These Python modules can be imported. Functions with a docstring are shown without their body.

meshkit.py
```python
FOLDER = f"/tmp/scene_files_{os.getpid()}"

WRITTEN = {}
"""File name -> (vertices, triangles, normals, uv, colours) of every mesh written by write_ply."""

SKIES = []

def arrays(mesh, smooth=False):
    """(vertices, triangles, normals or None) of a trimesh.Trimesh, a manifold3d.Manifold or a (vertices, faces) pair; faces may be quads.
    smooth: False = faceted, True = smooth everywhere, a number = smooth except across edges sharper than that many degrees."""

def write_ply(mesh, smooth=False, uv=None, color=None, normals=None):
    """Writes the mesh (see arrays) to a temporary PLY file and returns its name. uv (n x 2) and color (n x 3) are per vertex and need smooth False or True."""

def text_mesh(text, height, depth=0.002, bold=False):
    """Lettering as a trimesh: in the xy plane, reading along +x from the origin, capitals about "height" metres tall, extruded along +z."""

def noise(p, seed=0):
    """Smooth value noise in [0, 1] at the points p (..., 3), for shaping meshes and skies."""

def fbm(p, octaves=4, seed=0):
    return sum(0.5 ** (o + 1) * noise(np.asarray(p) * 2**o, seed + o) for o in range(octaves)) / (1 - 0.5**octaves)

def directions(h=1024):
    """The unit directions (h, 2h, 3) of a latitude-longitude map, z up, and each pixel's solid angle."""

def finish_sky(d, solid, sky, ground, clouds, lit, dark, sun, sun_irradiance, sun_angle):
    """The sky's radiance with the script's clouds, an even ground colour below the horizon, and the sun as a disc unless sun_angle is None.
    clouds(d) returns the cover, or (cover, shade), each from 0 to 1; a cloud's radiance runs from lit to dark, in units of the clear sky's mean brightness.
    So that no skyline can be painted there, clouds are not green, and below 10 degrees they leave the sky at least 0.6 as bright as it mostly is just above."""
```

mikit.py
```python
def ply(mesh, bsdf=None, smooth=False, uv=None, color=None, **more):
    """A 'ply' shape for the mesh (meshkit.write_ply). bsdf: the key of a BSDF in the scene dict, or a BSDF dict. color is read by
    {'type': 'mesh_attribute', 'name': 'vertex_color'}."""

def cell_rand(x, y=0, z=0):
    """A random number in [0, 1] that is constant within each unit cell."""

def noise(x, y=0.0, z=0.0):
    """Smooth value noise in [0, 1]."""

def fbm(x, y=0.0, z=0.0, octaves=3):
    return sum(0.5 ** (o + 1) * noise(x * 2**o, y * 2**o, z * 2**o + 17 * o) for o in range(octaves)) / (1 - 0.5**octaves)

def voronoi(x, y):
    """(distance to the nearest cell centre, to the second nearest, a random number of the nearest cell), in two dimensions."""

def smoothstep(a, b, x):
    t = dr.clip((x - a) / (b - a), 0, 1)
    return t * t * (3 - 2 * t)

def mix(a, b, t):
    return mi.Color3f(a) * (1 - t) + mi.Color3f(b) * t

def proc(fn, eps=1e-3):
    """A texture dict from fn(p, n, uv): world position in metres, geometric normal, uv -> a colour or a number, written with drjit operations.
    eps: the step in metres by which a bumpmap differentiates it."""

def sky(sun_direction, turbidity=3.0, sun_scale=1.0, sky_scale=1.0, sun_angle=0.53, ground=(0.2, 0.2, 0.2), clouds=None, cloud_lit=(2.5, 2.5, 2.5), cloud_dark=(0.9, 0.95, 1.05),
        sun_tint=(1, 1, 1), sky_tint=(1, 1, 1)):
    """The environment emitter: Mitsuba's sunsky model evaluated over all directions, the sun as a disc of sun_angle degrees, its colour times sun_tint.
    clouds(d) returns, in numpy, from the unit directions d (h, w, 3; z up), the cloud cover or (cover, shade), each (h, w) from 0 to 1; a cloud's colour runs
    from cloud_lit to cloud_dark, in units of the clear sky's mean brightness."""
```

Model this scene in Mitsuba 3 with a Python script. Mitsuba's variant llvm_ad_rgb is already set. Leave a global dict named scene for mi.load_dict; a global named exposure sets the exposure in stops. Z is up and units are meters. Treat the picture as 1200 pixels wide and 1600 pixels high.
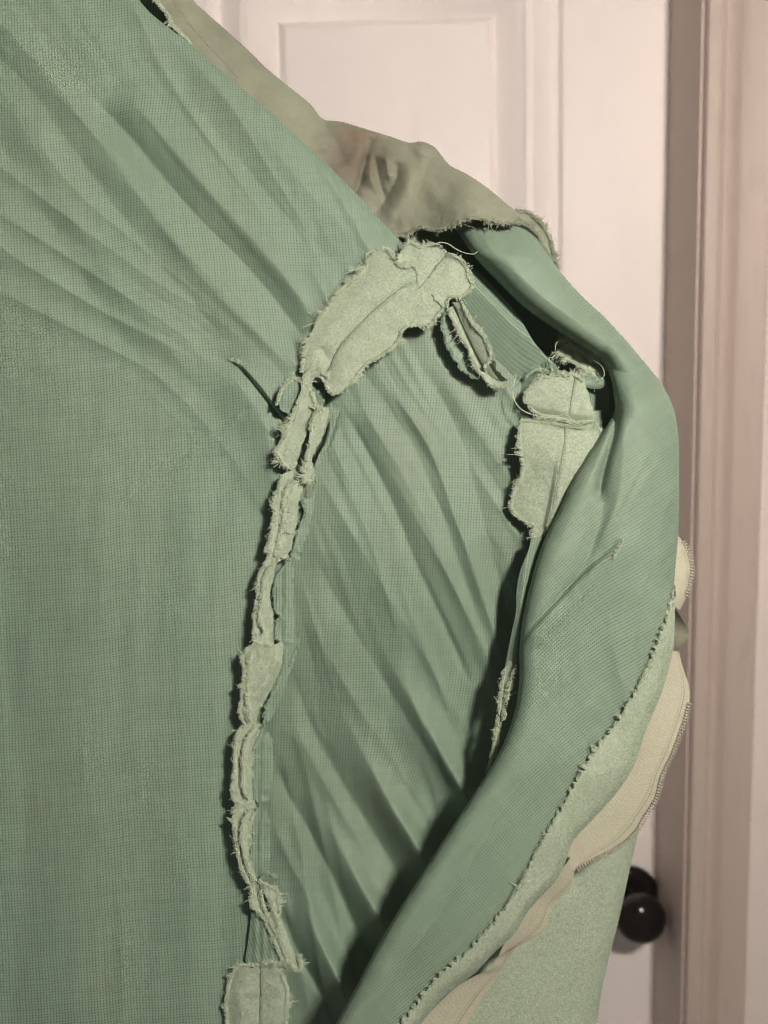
import math
import numpy as np
import trimesh
import shapely
from shapely.geometry import Polygon, LineString
from scipy.spatial import Delaunay
from scipy.ndimage import map_coordinates, gaussian_filter
import drjit as dr
import mitsuba as mi
import mikit
import meshkit

T = mi.ScalarTransform4f
scene, labels = {}, {}

# ------------------------------------------------------------------ camera, light, exposure
CAM = np.array([0.0, 0.0, 1.45])
PITCH, ROLL, FOV = math.radians(-9.0), 0.025, 40.0
FWD = np.array([0, math.cos(PITCH), math.sin(PITCH)])
R0 = np.array([1.0, 0, 0])
U0 = np.cross(R0, FWD)
RGT = math.cos(ROLL) * R0 - math.sin(ROLL) * U0
UP = np.cross(RGT, FWD)
K = 2 * math.tan(math.radians(FOV / 2)) / 1200.0       # tangent of one unit of layout
DREF = 0.52                                            # metres from the lens to the cloth
HU = DREF * K                                          # one unit of layout on the cloth, 0.315 mm

scene['camera'] = {
    'type': 'thinlens', 'fov': FOV, 'fov_axis': 'x', 'aperture_radius': 0.0019, 'focus_distance': 0.515,
    'near_clip': 0.01, 'far_clip': 50.0,
    'to_world': T().look_at(origin=CAM.tolist(), target=(CAM + FWD).tolist(), up=UP.tolist())}
exposure = 0.0
AMBIENT = (0.135, 0.127, 0.118)
scene['room_light'] = {'type': 'constant', 'radiance': {'type': 'rgb', 'value': list(AMBIENT)}}
LAMP = CAM + 0.325 * RGT + 0.27 * UP - 0.16 * FWD
LAMP_RADIUS, LAMP_POWER = 0.045, (560.0, 493.0, 440.0)

rng = np.random.default_rng(7)


def world(p):
    """Cloth layout (across, down, height towards the viewer; all in units of 0.315 mm) -> metres in the room."""
    p = np.asarray(p, float)
    d = DREF - p[..., 2] * HU
    return CAM + ((p[..., 0] - 600) * K * d)[..., None] * RGT - ((p[..., 1] - 800) * K * d)[..., None] * UP + d[..., None] * FWD


def on_plane(x, y, plane_y):
    ray = FWD + (x - 600) * K * RGT - (y - 800) * K * UP
    return CAM + ray * (plane_y - CAM[1]) / ray[1]


# ------------------------------------------------------------------ materials
def rgb(*c):
    return {'type': 'rgb', 'value': list(c)}


def bsdf(name, fn=None, color=None, rough=0.7, spec=0.3, bump=None, bscale=1.0, beps=1e-3, sheen=0.0, **kw):
    m = {'type': 'principled', 'base_color': mikit.proc(fn) if fn else rgb(*color), 'roughness': rough, 'specular': spec, **kw}
    if sheen:
        m['sheen'] = sheen
    if bump:
        m = {'type': 'bumpmap', 'arbitrary': mikit.proc(bump, eps=beps), 'scale': bscale, 'bsdf': m}
    scene[name] = {'type': 'twosided', 'bsdf': m}


LIN = (0.158, 0.222, 0.164)


def weave(p, n, uv):
    u, v = uv.x, uv.y
    wob = mikit.noise(u * 0.022, v * 0.022) * 1.6
    uu, vv = (u + wob) / 4.7, (v + wob * 0.6) / 4.3
    cu = 0.5 + 0.5 * dr.cos(2 * math.pi * uu)
    rv = 0.5 + 0.5 * dr.cos(2 * math.pi * vv)
    hole = mikit.smoothstep(0.32, 0.96, cu * (0.55 + 0.45 * rv))
    th = mikit.cell_rand(dr.floor(uu + 0.5), dr.floor(vv * 0.08), 3.0)
    tw = mikit.cell_rand(dr.floor(vv + 0.5), dr.floor(uu * 0.06), 5.0)
    tone = (0.92 + 0.09 * th + 0.07 * tw) * (1.04 - 0.50 * hole)
    blot = mikit.fbm(u * 0.006, v * 0.006, 2.0)
    return mi.Color3f(LIN[0], LIN[1], LIN[2]) * tone * (0.96 + 0.08 * blot) + mi.Color3f(0.012, 0.004, 0.0) * (mikit.noise(u * 0.012, v * 0.004, 7.0) - 0.5)


def weave_bump(p, n, uv):
    return dr.cos(2 * math.pi * uv.x / 4.9) * -0.5 - 0.3 * dr.cos(2 * math.pi * uv.y / 4.5)


def crepe_tone(uv):
    u, v = uv.x, uv.y
    g = mikit.noise(u * 0.62, v * 0.62) * 0.55 + mikit.noise(u * 1.1 + 9, v * 0.9) * 0.45
    spark = mikit.smoothstep(0.988, 0.999, mikit.cell_rand(dr.floor(u * 0.45), dr.floor(v * 0.45), 4.0)) * mikit.noise(u * 0.9, v * 0.9, 3.0)
    return 0.64 + 0.72 * g + 0.5 * spark


def crepe(p, n, uv):
    s = mikit.fbm(uv.x * 0.014, uv.y * 0.014, 5.0)
    return mikit.mix((0.247, 0.308, 0.226), (0.244, 0.294, 0.216), s) * crepe_tone(uv)


def crepe_bump(p, n, uv):
    return mikit.noise(uv.x * 0.45, uv.y * 0.45) + 0.5 * mikit.noise(uv.x * 0.9, uv.y * 0.9, 2.0)


def collar_tone(p, n, uv):
    u, v = uv.x, uv.y
    stain = mikit.smoothstep(0.0, 1.0, 1.0 - dr.sqrt(dr.square((u - 555) / 95) + dr.square((v - 245) / 80)) + 0.5 * (mikit.fbm(u * 0.02, v * 0.02) - 0.5))
    rust = mikit.smoothstep(0.2, 1.0, 1.0 - dr.sqrt(dr.square((u - 560 - (v - 215) * 0.6) / 50) + dr.square((v - 215) / 22)) + 0.6 * (mikit.fbm(u * 0.04, v * 0.04, 3.0) - 0.5))
    c = mikit.mix((0.182, 0.198, 0.146), (0.120, 0.100, 0.076), stain)
    c = mikit.mix(c, (0.21, 0.135, 0.09), rust * 0.45)
    return c * (0.75 + 0.5 * crepe_tone(uv) * 0.45) * (0.85 + 0.3 * mikit.fbm(u * 0.02, v * 0.02, 8.0))


def tape(p, n, uv):
    # woven twill herringbone across the tape: uv.x runs across (0..1), uv.y along in layout units
    x, y = uv.x, uv.y
    chev = dr.abs(x - 0.42) * 34
    ln = 0.5 + 0.5 * dr.cos(2 * math.pi * (y + chev) / 6.0)
    edge = mikit.smoothstep(0.72, 0.76, x)
    rib = 0.5 + 0.5 * dr.cos(2 * math.pi * y / 4.0)
    t = (0.91 + 0.10 * ln) * (1 - edge) + edge * (0.85 + 0.2 * rib)
    groove = 1.0 - 0.45 * mikit.smoothstep(0.025, 0.0, dr.abs(x - 0.80)) - 0.25 * mikit.smoothstep(0.02, 0.0, dr.abs(x - 0.72))
    return mi.Color3f(0.330, 0.330, 0.248) * t * groove * (0.9 + 0.2 * mikit.noise(x * 30, y * 0.5))


def door_paint(p, n, uv):
    return mi.Color3f(0.88, 0.82, 0.79) * (0.97 + 0.05 * mikit.fbm(p.x * 14, p.z * 3))


def door_grain(p, n, uv):
    return mikit.fbm(p.x * 260 + 3 * mikit.noise(p.x * 20, p.z * 6), p.z * 9, p.y * 60)


def casing_paint(p, n, uv):
    dirt = mikit.smoothstep(0.60, 0.80, mikit.fbm(p.x * 160, p.z * 22, 3.0))
    return mi.Color3f(0.50, 0.415, 0.365) * (0.96 + 0.06 * mikit.fbm(p.x * 40, p.z * 3)) * (1 - 0.05 * dirt)


bsdf('lining_cloth', weave, rough=0.58, spec=0.22, sheen=0.3)
bsdf('crepe_cloth', crepe, rough=0.6, spec=0.3, bump=crepe_bump, bscale=0.00026, beps=0.0002, sheen=0.2)
bsdf('collar_cloth', collar_tone, rough=0.75, spec=0.2, bump=crepe_bump, bscale=0.00020, beps=0.0002)
bsdf('fray_thread', color=(0.370, 0.440, 0.325), rough=0.7, spec=0.2)
bsdf('teal_thread', color=(0.235, 0.330, 0.245), rough=0.7, spec=0.2)
bsdf('collar_thread', color=(0.235, 0.265, 0.195), rough=0.8, spec=0.1)
bsdf('dark_thread', color=(0.11, 0.13, 0.095), rough=0.8, spec=0.1)
bsdf('tape_cloth', tape, rough=0.7, spec=0.2)
bsdf('tooth_plastic', color=(0.26, 0.25, 0.20), rough=0.35, spec=0.5)
bsdf('door_white', door_paint, rough=0.45, spec=0.4, bump=door_grain, bscale=0.0011, beps=0.0008)
bsdf('casing_beige', casing_paint, rough=0.5, spec=0.35)
bsdf('wall_paint', color=(0.74, 0.66, 0.62), rough=0.8, spec=0.2)
bsdf('knob_black', color=(0.012, 0.010, 0.009), rough=0.13, spec=0.4)


# ------------------------------------------------------------------ cloth helpers
def smooth(a, b, x):
    t = np.clip((x - a) / (b - a), 0, 1)
    return t * t * (3 - 2 * t)


def spline(pts, step=2.0, closed=False):
    """Catmull-Rom through the points, resampled evenly."""
    P = np.asarray(pts, float)
    if closed:
        P = np.vstack([P[-1:], P, P[:2]])
    else:
        P = np.vstack([2 * P[0] - P[1], P, 2 * P[-1] - P[-2]])
    out = []
    for i in range(1, len(P) - 2):
        n = max(2, int(np.linalg.norm(P[i + 1] - P[i]) / step) + 1)
        t = np.linspace(0, 1, n, endpoint=False)[:, None]
        a, b, c, d = P[i - 1], P[i], P[i + 1], P[i + 2]
        out.append(0.5 * (2 * b + (c - a) * t + (2 * a - 5 * b + 4 * c - d) * t ** 2 + (3 * b - a - 3 * c + d) * t ** 3))
    if not closed:
        out.append(P[-2:-1])
    return np.vstack(out)


def polydist(x, y, line):
    """(distance, side, parameter 0..1) from points to a polyline; side > 0 lies to the left of its travel as drawn on paper."""
    L = np.asarray(line, float)
    seg = np.linalg.norm(np.diff(L, axis=0), axis=1)
    cum = np.concatenate([[0], np.cumsum(seg)])
    best = np.full(np.shape(x), 1e9)
    side = np.ones(np.shape(x))
    par = np.zeros(np.shape(x))
    for i in range(len(L) - 1):
        a, d = L[i], L[i + 1] - L[i]
        t = np.clip(((x - a[0]) * d[0] + (y - a[1]) * d[1]) / max(d @ d, 1e-9), 0, 1)
        q = np.hypot(x - a[0] - t * d[0], y - a[1] - t * d[1])
        m = q < best
        s = np.sign(d[0] * (y - a[1]) - d[1] * (x - a[0]))
        best = np.where(m, q, best)
        side = np.where(m, -s, side)
        par = np.where(m, (cum[i] + t * seg[i]) / cum[-1], par)
    return best, side, par


def ridge(x, y, line, amp, wl, wr=None, ends=0.18):
    """A fold: its crest (or, with amp < 0, its crease) runs along the line; wl, wr: widths left and right of the travel."""
    wr = wl if wr is None else wr
    d, s, t = polydist(x, y, spline(line, 14))
    w = np.where(s > 0, wl, wr)
    e0 = ends if ends > 0 else 1e-6
    return 0.84 * amp * np.exp(-(d / w) ** 1.35) * smooth(0, e0, t) * smooth(0, e0, 1 - t)


def step_edge(x, y, line, amp, wide, sharp=3.0):
    """Cloth on the left of the line lies higher by amp and comes down over 'wide'."""
    d, s, t = polydist(x, y, spline(line, 10))
    fade = smooth(0, 0.2, t) * smooth(0, 0.12, 1 - t)
    return np.where(s > 0, amp * np.exp(-(d / wide) ** 2), amp * np.exp(-(d / sharp) ** 2)) * fade


def wob(x, y, scale, amp, seed=0):
    return amp * (meshkit.fbm(np.stack([x / scale, y / scale, np.full_like(x, 0.37 + seed)], -1), 3, seed) - 0.5)


def ragged(poly, amp, scale, seed):
    """Unevens an outline: small teeth across its direction."""
    P = np.asarray(poly, float)
    t = np.roll(P, -1, 0) - np.roll(P, 1, 0)
    n = np.stack([t[:, 1], -t[:, 0]], 1) / np.maximum(np.linalg.norm(t, axis=1, keepdims=True), 1e-9)
    s = np.cumsum(np.linalg.norm(np.diff(P, axis=0, prepend=P[:1]), axis=1))
    q = np.stack([s / scale, np.full_like(s, seed * 1.7), np.zeros_like(s)], -1)
    a = (meshkit.noise(q, seed) - 0.5) * 1.2 + (meshkit.noise(q * 2.3, seed + 5) - 0.5) * 0.8
    return P + n * (a * amp)[:, None]


def sheet(poly, hfun, spacing=3.0, thick=0.0, arclen=False, soft=4, stretch=1.2, rot=0.0, uvfun=None):
    """Triangulates an outline of the cloth layout, raises it by hfun and returns (vertices, faces, uv) in metres."""
    poly = Polygon(poly)
    if not poly.is_valid:
        poly = poly.buffer(0)
        if poly.geom_type != 'Polygon':
            poly = max(poly.geoms, key=lambda g: g.area)
    ring = poly.exterior.segmentize(spacing * 0.75)
    B = np.array(ring.coords)[:-1]
    x0, y0, x1, y1 = poly.bounds
    gx, gy = np.meshgrid(np.arange(x0, x1 + spacing, spacing), np.arange(y0, y1 + spacing, spacing * 0.87))
    gx = gx + (np.arange(gx.shape[0]) % 2)[:, None] * spacing / 2
    q = np.stack([gx.ravel(), gy.ravel()], 1)
    inner = poly.buffer(-spacing * 0.5)
    q = q[shapely.contains_xy(inner, q[:, 0], q[:, 1])]
    P = np.vstack([B, q])
    tri = Delaunay(P).simplices
    c = P[tri].mean(1)
    tri = tri[shapely.contains_xy(poly, c[:, 0], c[:, 1])]
    a = P[tri]
    area = (a[:, 1, 0] - a[:, 0, 0]) * (a[:, 2, 1] - a[:, 0, 1]) - (a[:, 1, 1] - a[:, 0, 1]) * (a[:, 2, 0] - a[:, 0, 0])
    tri = tri[np.abs(area) > 1e-4]
    area = area[np.abs(area) > 1e-4]
    tri[area > 0] = tri[area > 0][:, ::-1]
    h = hfun(P[:, 0], P[:, 1])
    if uvfun is not None:
        uv = uvfun(P[:, 0], P[:, 1])
    else:
        uv = P.copy()
        if arclen:
            st = 4.0
            ax, ay = np.arange(x0 - st, x1 + 2 * st, st), np.arange(y0 - st, y1 + 2 * st, st)
            X, Y = np.meshgrid(ax, ay)
            H = hfun(X.ravel(), Y.ravel()).reshape(X.shape)
            hx, hy = np.gradient(H, st, axis=1), np.gradient(H, st, axis=0)
            ux = np.cumsum(np.clip(np.sqrt(1 + hx ** 2) - 1, 0, stretch), 1) * st
            uy = np.cumsum(np.clip(np.sqrt(1 + hy ** 2) - 1, 0, stretch), 0) * st
            ux, uy = gaussian_filter(ux, soft), gaussian_filter(uy, soft)
            at = np.stack([(P[:, 1] - ay[0]) / st, (P[:, 0] - ax[0]) / st])
            uv = uv + np.stack([map_coordinates(ux, at, order=1), map_coordinates(uy, at, order=1)], 1)
        if rot:
            cs, sn = math.cos(rot), math.sin(rot)
            uv = np.stack([uv[:, 0] * cs + uv[:, 1] * sn, -uv[:, 0] * sn + uv[:, 1] * cs], 1)
    V3 = np.column_stack([P, h])
    if thick > 0:
        nb = len(B)
        low = V3[:nb].copy()
        low[:, 2] -= thick
        i = np.arange(nb)
        j = (i + 1) % nb
        n0 = len(V3)
        V3 = np.vstack([V3, V3[:nb], low])
        uv = np.vstack([uv, uv[:nb], uv[:nb] + 1.5])
        tri = np.vstack([tri, np.stack([n0 + i, n0 + j, n0 + nb + j], 1), np.stack([n0 + i, n0 + nb + j, n0 + nb + i], 1)])
    return world(V3), tri, uv


def put(key, m, mat, label=None, smooth_=True):
    v, f, uv = m
    scene[key] = mikit.ply((v, f), mat, smooth=smooth_, uv=uv)
    if label:
        labels[key] = {'label': label}
    return key


taken = set()


def fresh(key):
    k, i = key, 0
    while k in taken:
        i += 1
        k = f'{key}_{i:03d}'
    taken.add(k)
    return k


def tubes(C, radius, sides=3):
    """C: (fibres, points, 3) in the cloth layout; radius in layout units. One mesh of thin tapering tubes."""
    W = world(C)
    N, Kp, _ = W.shape
    t = np.gradient(W, axis=1)
    t /= np.maximum(np.linalg.norm(t, axis=2, keepdims=True), 1e-12)
    ref = np.where(np.abs(t @ FWD)[..., None] < 0.9, FWD, RGT)
    a = np.cross(t, ref)
    a /= np.maximum(np.linalg.norm(a, axis=2, keepdims=True), 1e-12)
    b = np.cross(t, a)
    r = (np.broadcast_to(np.asarray(radius, float).reshape(-1, 1), (N, Kp)) * HU * np.linspace(1.0, 0.55, Kp))[..., None, None]
    ph = np.arange(sides) / sides * 2 * np.pi
    ring = W[:, :, None, :] + r * (np.cos(ph)[:, None] * a[:, :, None, :] + np.sin(ph)[:, None] * b[:, :, None, :])
    V = ring.reshape(-1, 3)
    n, k, s = np.meshgrid(np.arange(N), np.arange(Kp - 1), np.arange(sides), indexing='ij')
    base = n * Kp * sides
    i00, i01 = base + k * sides + s, base + k * sides + (s + 1) % sides
    i10, i11 = i00 + sides, i01 + sides
    F = np.vstack([np.stack([i00, i10, i11], -1).reshape(-1, 3), np.stack([i00, i11, i01], -1).reshape(-1, 3)])
    return V, F, np.zeros((len(V), 2))


def fibres(edge, hfun, inside, density=0.9, length=(4, 10), radius=0.72, lift=2.0, curl=1.0, inset=3.0):
    """Loose yarn ends along a cut edge (a polyline); inside: a point the cloth lies towards."""
    E = spline(edge, 1.0)
    seg = np.linalg.norm(np.diff(E, axis=0), axis=1)
    total = seg.sum()
    N = max(8, int(total * density))
    cum = np.concatenate([[0], np.cumsum(seg)])
    s = np.sort(rng.uniform(0, total, N))
    bx, by = np.interp(s, cum, E[:, 0]), np.interp(s, cum, E[:, 1])
    tx = np.interp(np.minimum(s + 2, total), cum, E[:, 0]) - np.interp(np.maximum(s - 2, 0), cum, E[:, 0])
    ty = np.interp(np.minimum(s + 2, total), cum, E[:, 1]) - np.interp(np.maximum(s - 2, 0), cum, E[:, 1])
    ln = np.maximum(np.hypot(tx, ty), 1e-6)
    tx, ty = tx / ln, ty / ln
    nx, ny = ty, -tx
    if callable(inside):
        ix, iy = inside(bx, by)
    else:
        ix, iy = inside[0] - bx, inside[1] - by
    sg = np.where(nx * ix + ny * iy > 0, -1.0, 1.0)
    nx, ny = nx * sg, ny * sg
    clump = meshkit.noise(np.stack([s / 9.0, s * 0 + 0.3, s * 0], -1), 3)
    L = (rng.uniform(length[0], length[1], N)) * (0.15 + 1.7 * clump ** 1.4) * np.where(rng.random(N) < 0.05, 1.9, 1.0)
    lean = (meshkit.noise(np.stack([s / 6.0, s * 0 + 4.3, s * 0], -1), 8) - 0.5) * 2.0 + rng.normal(0, 0.45, N)
    Kp = 5
    u = np.linspace(0, 1, Kp)
    ph = rng.uniform(0, 2 * np.pi, N)
    tw = rng.uniform(0.5, 1.6, N) * curl
    al = u[None, :] * L[:, None]
    side = lean[:, None] * al * 0.7 + np.sin(ph[:, None] + u[None, :] * 4.5 * tw[:, None]) * 1.6 * u[None, :] * curl
    X = bx[:, None] + nx[:, None] * (al - inset) + tx[:, None] * side
    Y = by[:, None] + ny[:, None] * (al - inset) + ty[:, None] * side
    h0 = hfun(bx - nx * inset, by - ny * inset)
    Z = h0[:, None] + 0.5 + lift * np.sin(u[None, :] * 2.4) * rng.uniform(0.2, 1.3, N)[:, None] + np.cos(ph[:, None] + u[None, :] * 4.0 * tw[:, None]) * 1.0 * u[None, :] * curl
    return tubes(np.stack([X, Y, Z], -1), radius * rng.uniform(0.7, 1.25, N))


def fuzz(edge, hfun, density=0.6, spread=2.6, radius=0.70, size=2.3):
    """Curly loops of yarn that sit on a cut edge and make it look like terry."""
    E = spline(edge, 1.0)
    N = max(6, int(len(E) * density))
    i = rng.integers(0, len(E), N)
    c = E[i] + rng.normal(0, spread * 0.5, (N, 2))
    Kp = 6
    u = np.linspace(0, 1, Kp)
    ph = rng.uniform(0, 2 * np.pi, N)
    r = rng.uniform(0.5, 1.0, N) * size
    ang = ph[:, None] + u[None, :] * rng.uniform(2.5, 5.5, N)[:, None]
    X = c[:, :1] + np.cos(ang) * r[:, None]
    Y = c[:, 1:] + np.sin(ang) * r[:, None] * rng.uniform(0.5, 1.0, N)[:, None]
    Z = hfun(c[:, 0], c[:, 1])[:, None] + 0.8 + rng.uniform(0, 2.2, N)[:, None] + np.sin(u * 3.0)[None, :] * 1.6
    return tubes(np.stack([X, Y, Z], -1), radius * rng.uniform(0.8, 1.2, N))


def join(*ms):
    V, F, U, n = [], [], [], 0
    for v, f, u in ms:
        V.append(v), F.append(f + n), U.append(u)
        n += len(v)
    return np.vstack(V), np.vstack(F), np.vstack(U)


def fray(parent, edges, hfun, inside, mat='fray_thread', dens=1.1, length=(4, 9), fz=1.2, name='frayed_edge', **kw):
    ms = []
    for e in edges:
        ms.append(fibres(e, hfun, inside, density=dens * 1.5, length=(length[0] * 1.15, length[1] * 1.3), **kw))
        if fz > 0:
            ms.append(fuzz(e, hfun, density=fz))
    k = fresh(f'{parent}__{name}')
    put(k, join(*ms), mat)
    labels[k] = {'kind': 'stuff', 'label': 'frayed cut edge of loose curling threads'}
    return k


G = 'garment'
labels[G] = {'label': 'pale green garment turned inside out, showing mesh lining, frayed seams and a loose zipper', 'category': 'garment'}

# ------------------------------------------------------------------ outlines on the cloth (layout units)
SEAM = [(665, 452), (627, 452), (588, 484), (550, 522), (525, 553), (512, 580), (498, 625), (484, 690), (470, 750), (455, 830), (436, 900), (430, 960),
        (428, 1010), (408, 1110), (396, 1200), (395, 1280), (396, 1370), (398, 1420), (392, 1480), (400, 1540), (405, 1660)]
SEAM_S = spline(SEAM, 6)
A_TOP = [(195, -30), (230, 15), (262, 42), (300, 71), (342, 107), (375, 135), (415, 170), (450, 201), (497, 244), (551, 297), (584, 334), (616, 366), (634, 388), (652, 420), (668, 452)]
S_LEFT = [(700, 335), (716, 362), (742, 402), (778, 440), (822, 482), (872, 517), (932, 556), (952, 585), (959, 620), (960, 644), (940, 678), (900, 740), (872, 800), (846, 855),
          (828, 915), (817, 965), (812, 1010), (811, 1070), (802, 1120), (777, 1182), (738, 1244), (700, 1302), (650, 1380), (600, 1460), (560, 1535), (525, 1600), (490, 1670)]
S_LEFT_S = spline(S_LEFT, 5)
S_SIL = [(790, 318), (830, 352), (866, 412), (905, 458), (952, 503), (1002, 560), (1040, 610), (1058, 662), (1061, 740), (1060, 830), (1053, 915)]
F_LEFT = [(1053, 915), (1043, 962), (1024, 1012), (1011, 1046), (994, 1080), (979, 1102), (955, 1140), (931, 1170), (902, 1217), (877, 1262), (842, 1325), (820, 1370), (800, 1405),
          (760, 1455), (732, 1485), (710, 1502), (692, 1520), (662, 1555), (632, 1592), (590, 1645)]
F_RIGHT = [(1056, 925), (1055, 949), (1053, 1005), (1047, 1035), (1036, 1076), (1019, 1119), (1007, 1147), (991, 1196), (970, 1230), (950, 1255), (920, 1287), (895, 1315), (882, 1350),
           (867, 1378), (835, 1412), (820, 1432), (805, 1458), (785, 1477), (767, 1494), (745, 1518), (720, 1537), (690, 1561), (660, 1597), (620, 1645)]
S_SIL_S, F_RIGHT_S = spline(S_SIL, 6), spline(F_RIGHT, 6)
S_RIGHT_S = np.vstack([S_SIL_S, F_RIGHT_S[4:]])


# ------------------------------------------------------------------ the heights of the lining
def fan(x, y, line, focus, open_, pitch, amp, seed, along=170.0):
    """Narrow crisp folds that run with the line and spread out away from the focus, each with a life of its own along its length."""
    d, s, t = polydist(x, y, spline(line, 12))
    r = np.hypot(x - focus[0], y - focus[1])
    phi = d * s / (1 + r * open_)
    q = np.stack([phi / pitch, r / along, np.full_like(phi, seed * 3.1)], -1)
    n = meshkit.noise(q, seed)
    n2 = meshkit.noise(q * [2.3, 1.6, 1], seed + 9)
    crest = 1 - np.abs(2 * n - 1)
    return 0.9 * amp * (crest ** 1.3 - 0.5) * (1 + r * open_ * 0.5) + amp * 0.28 * (1 - np.abs(2 * n2 - 1) - 0.5)


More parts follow.
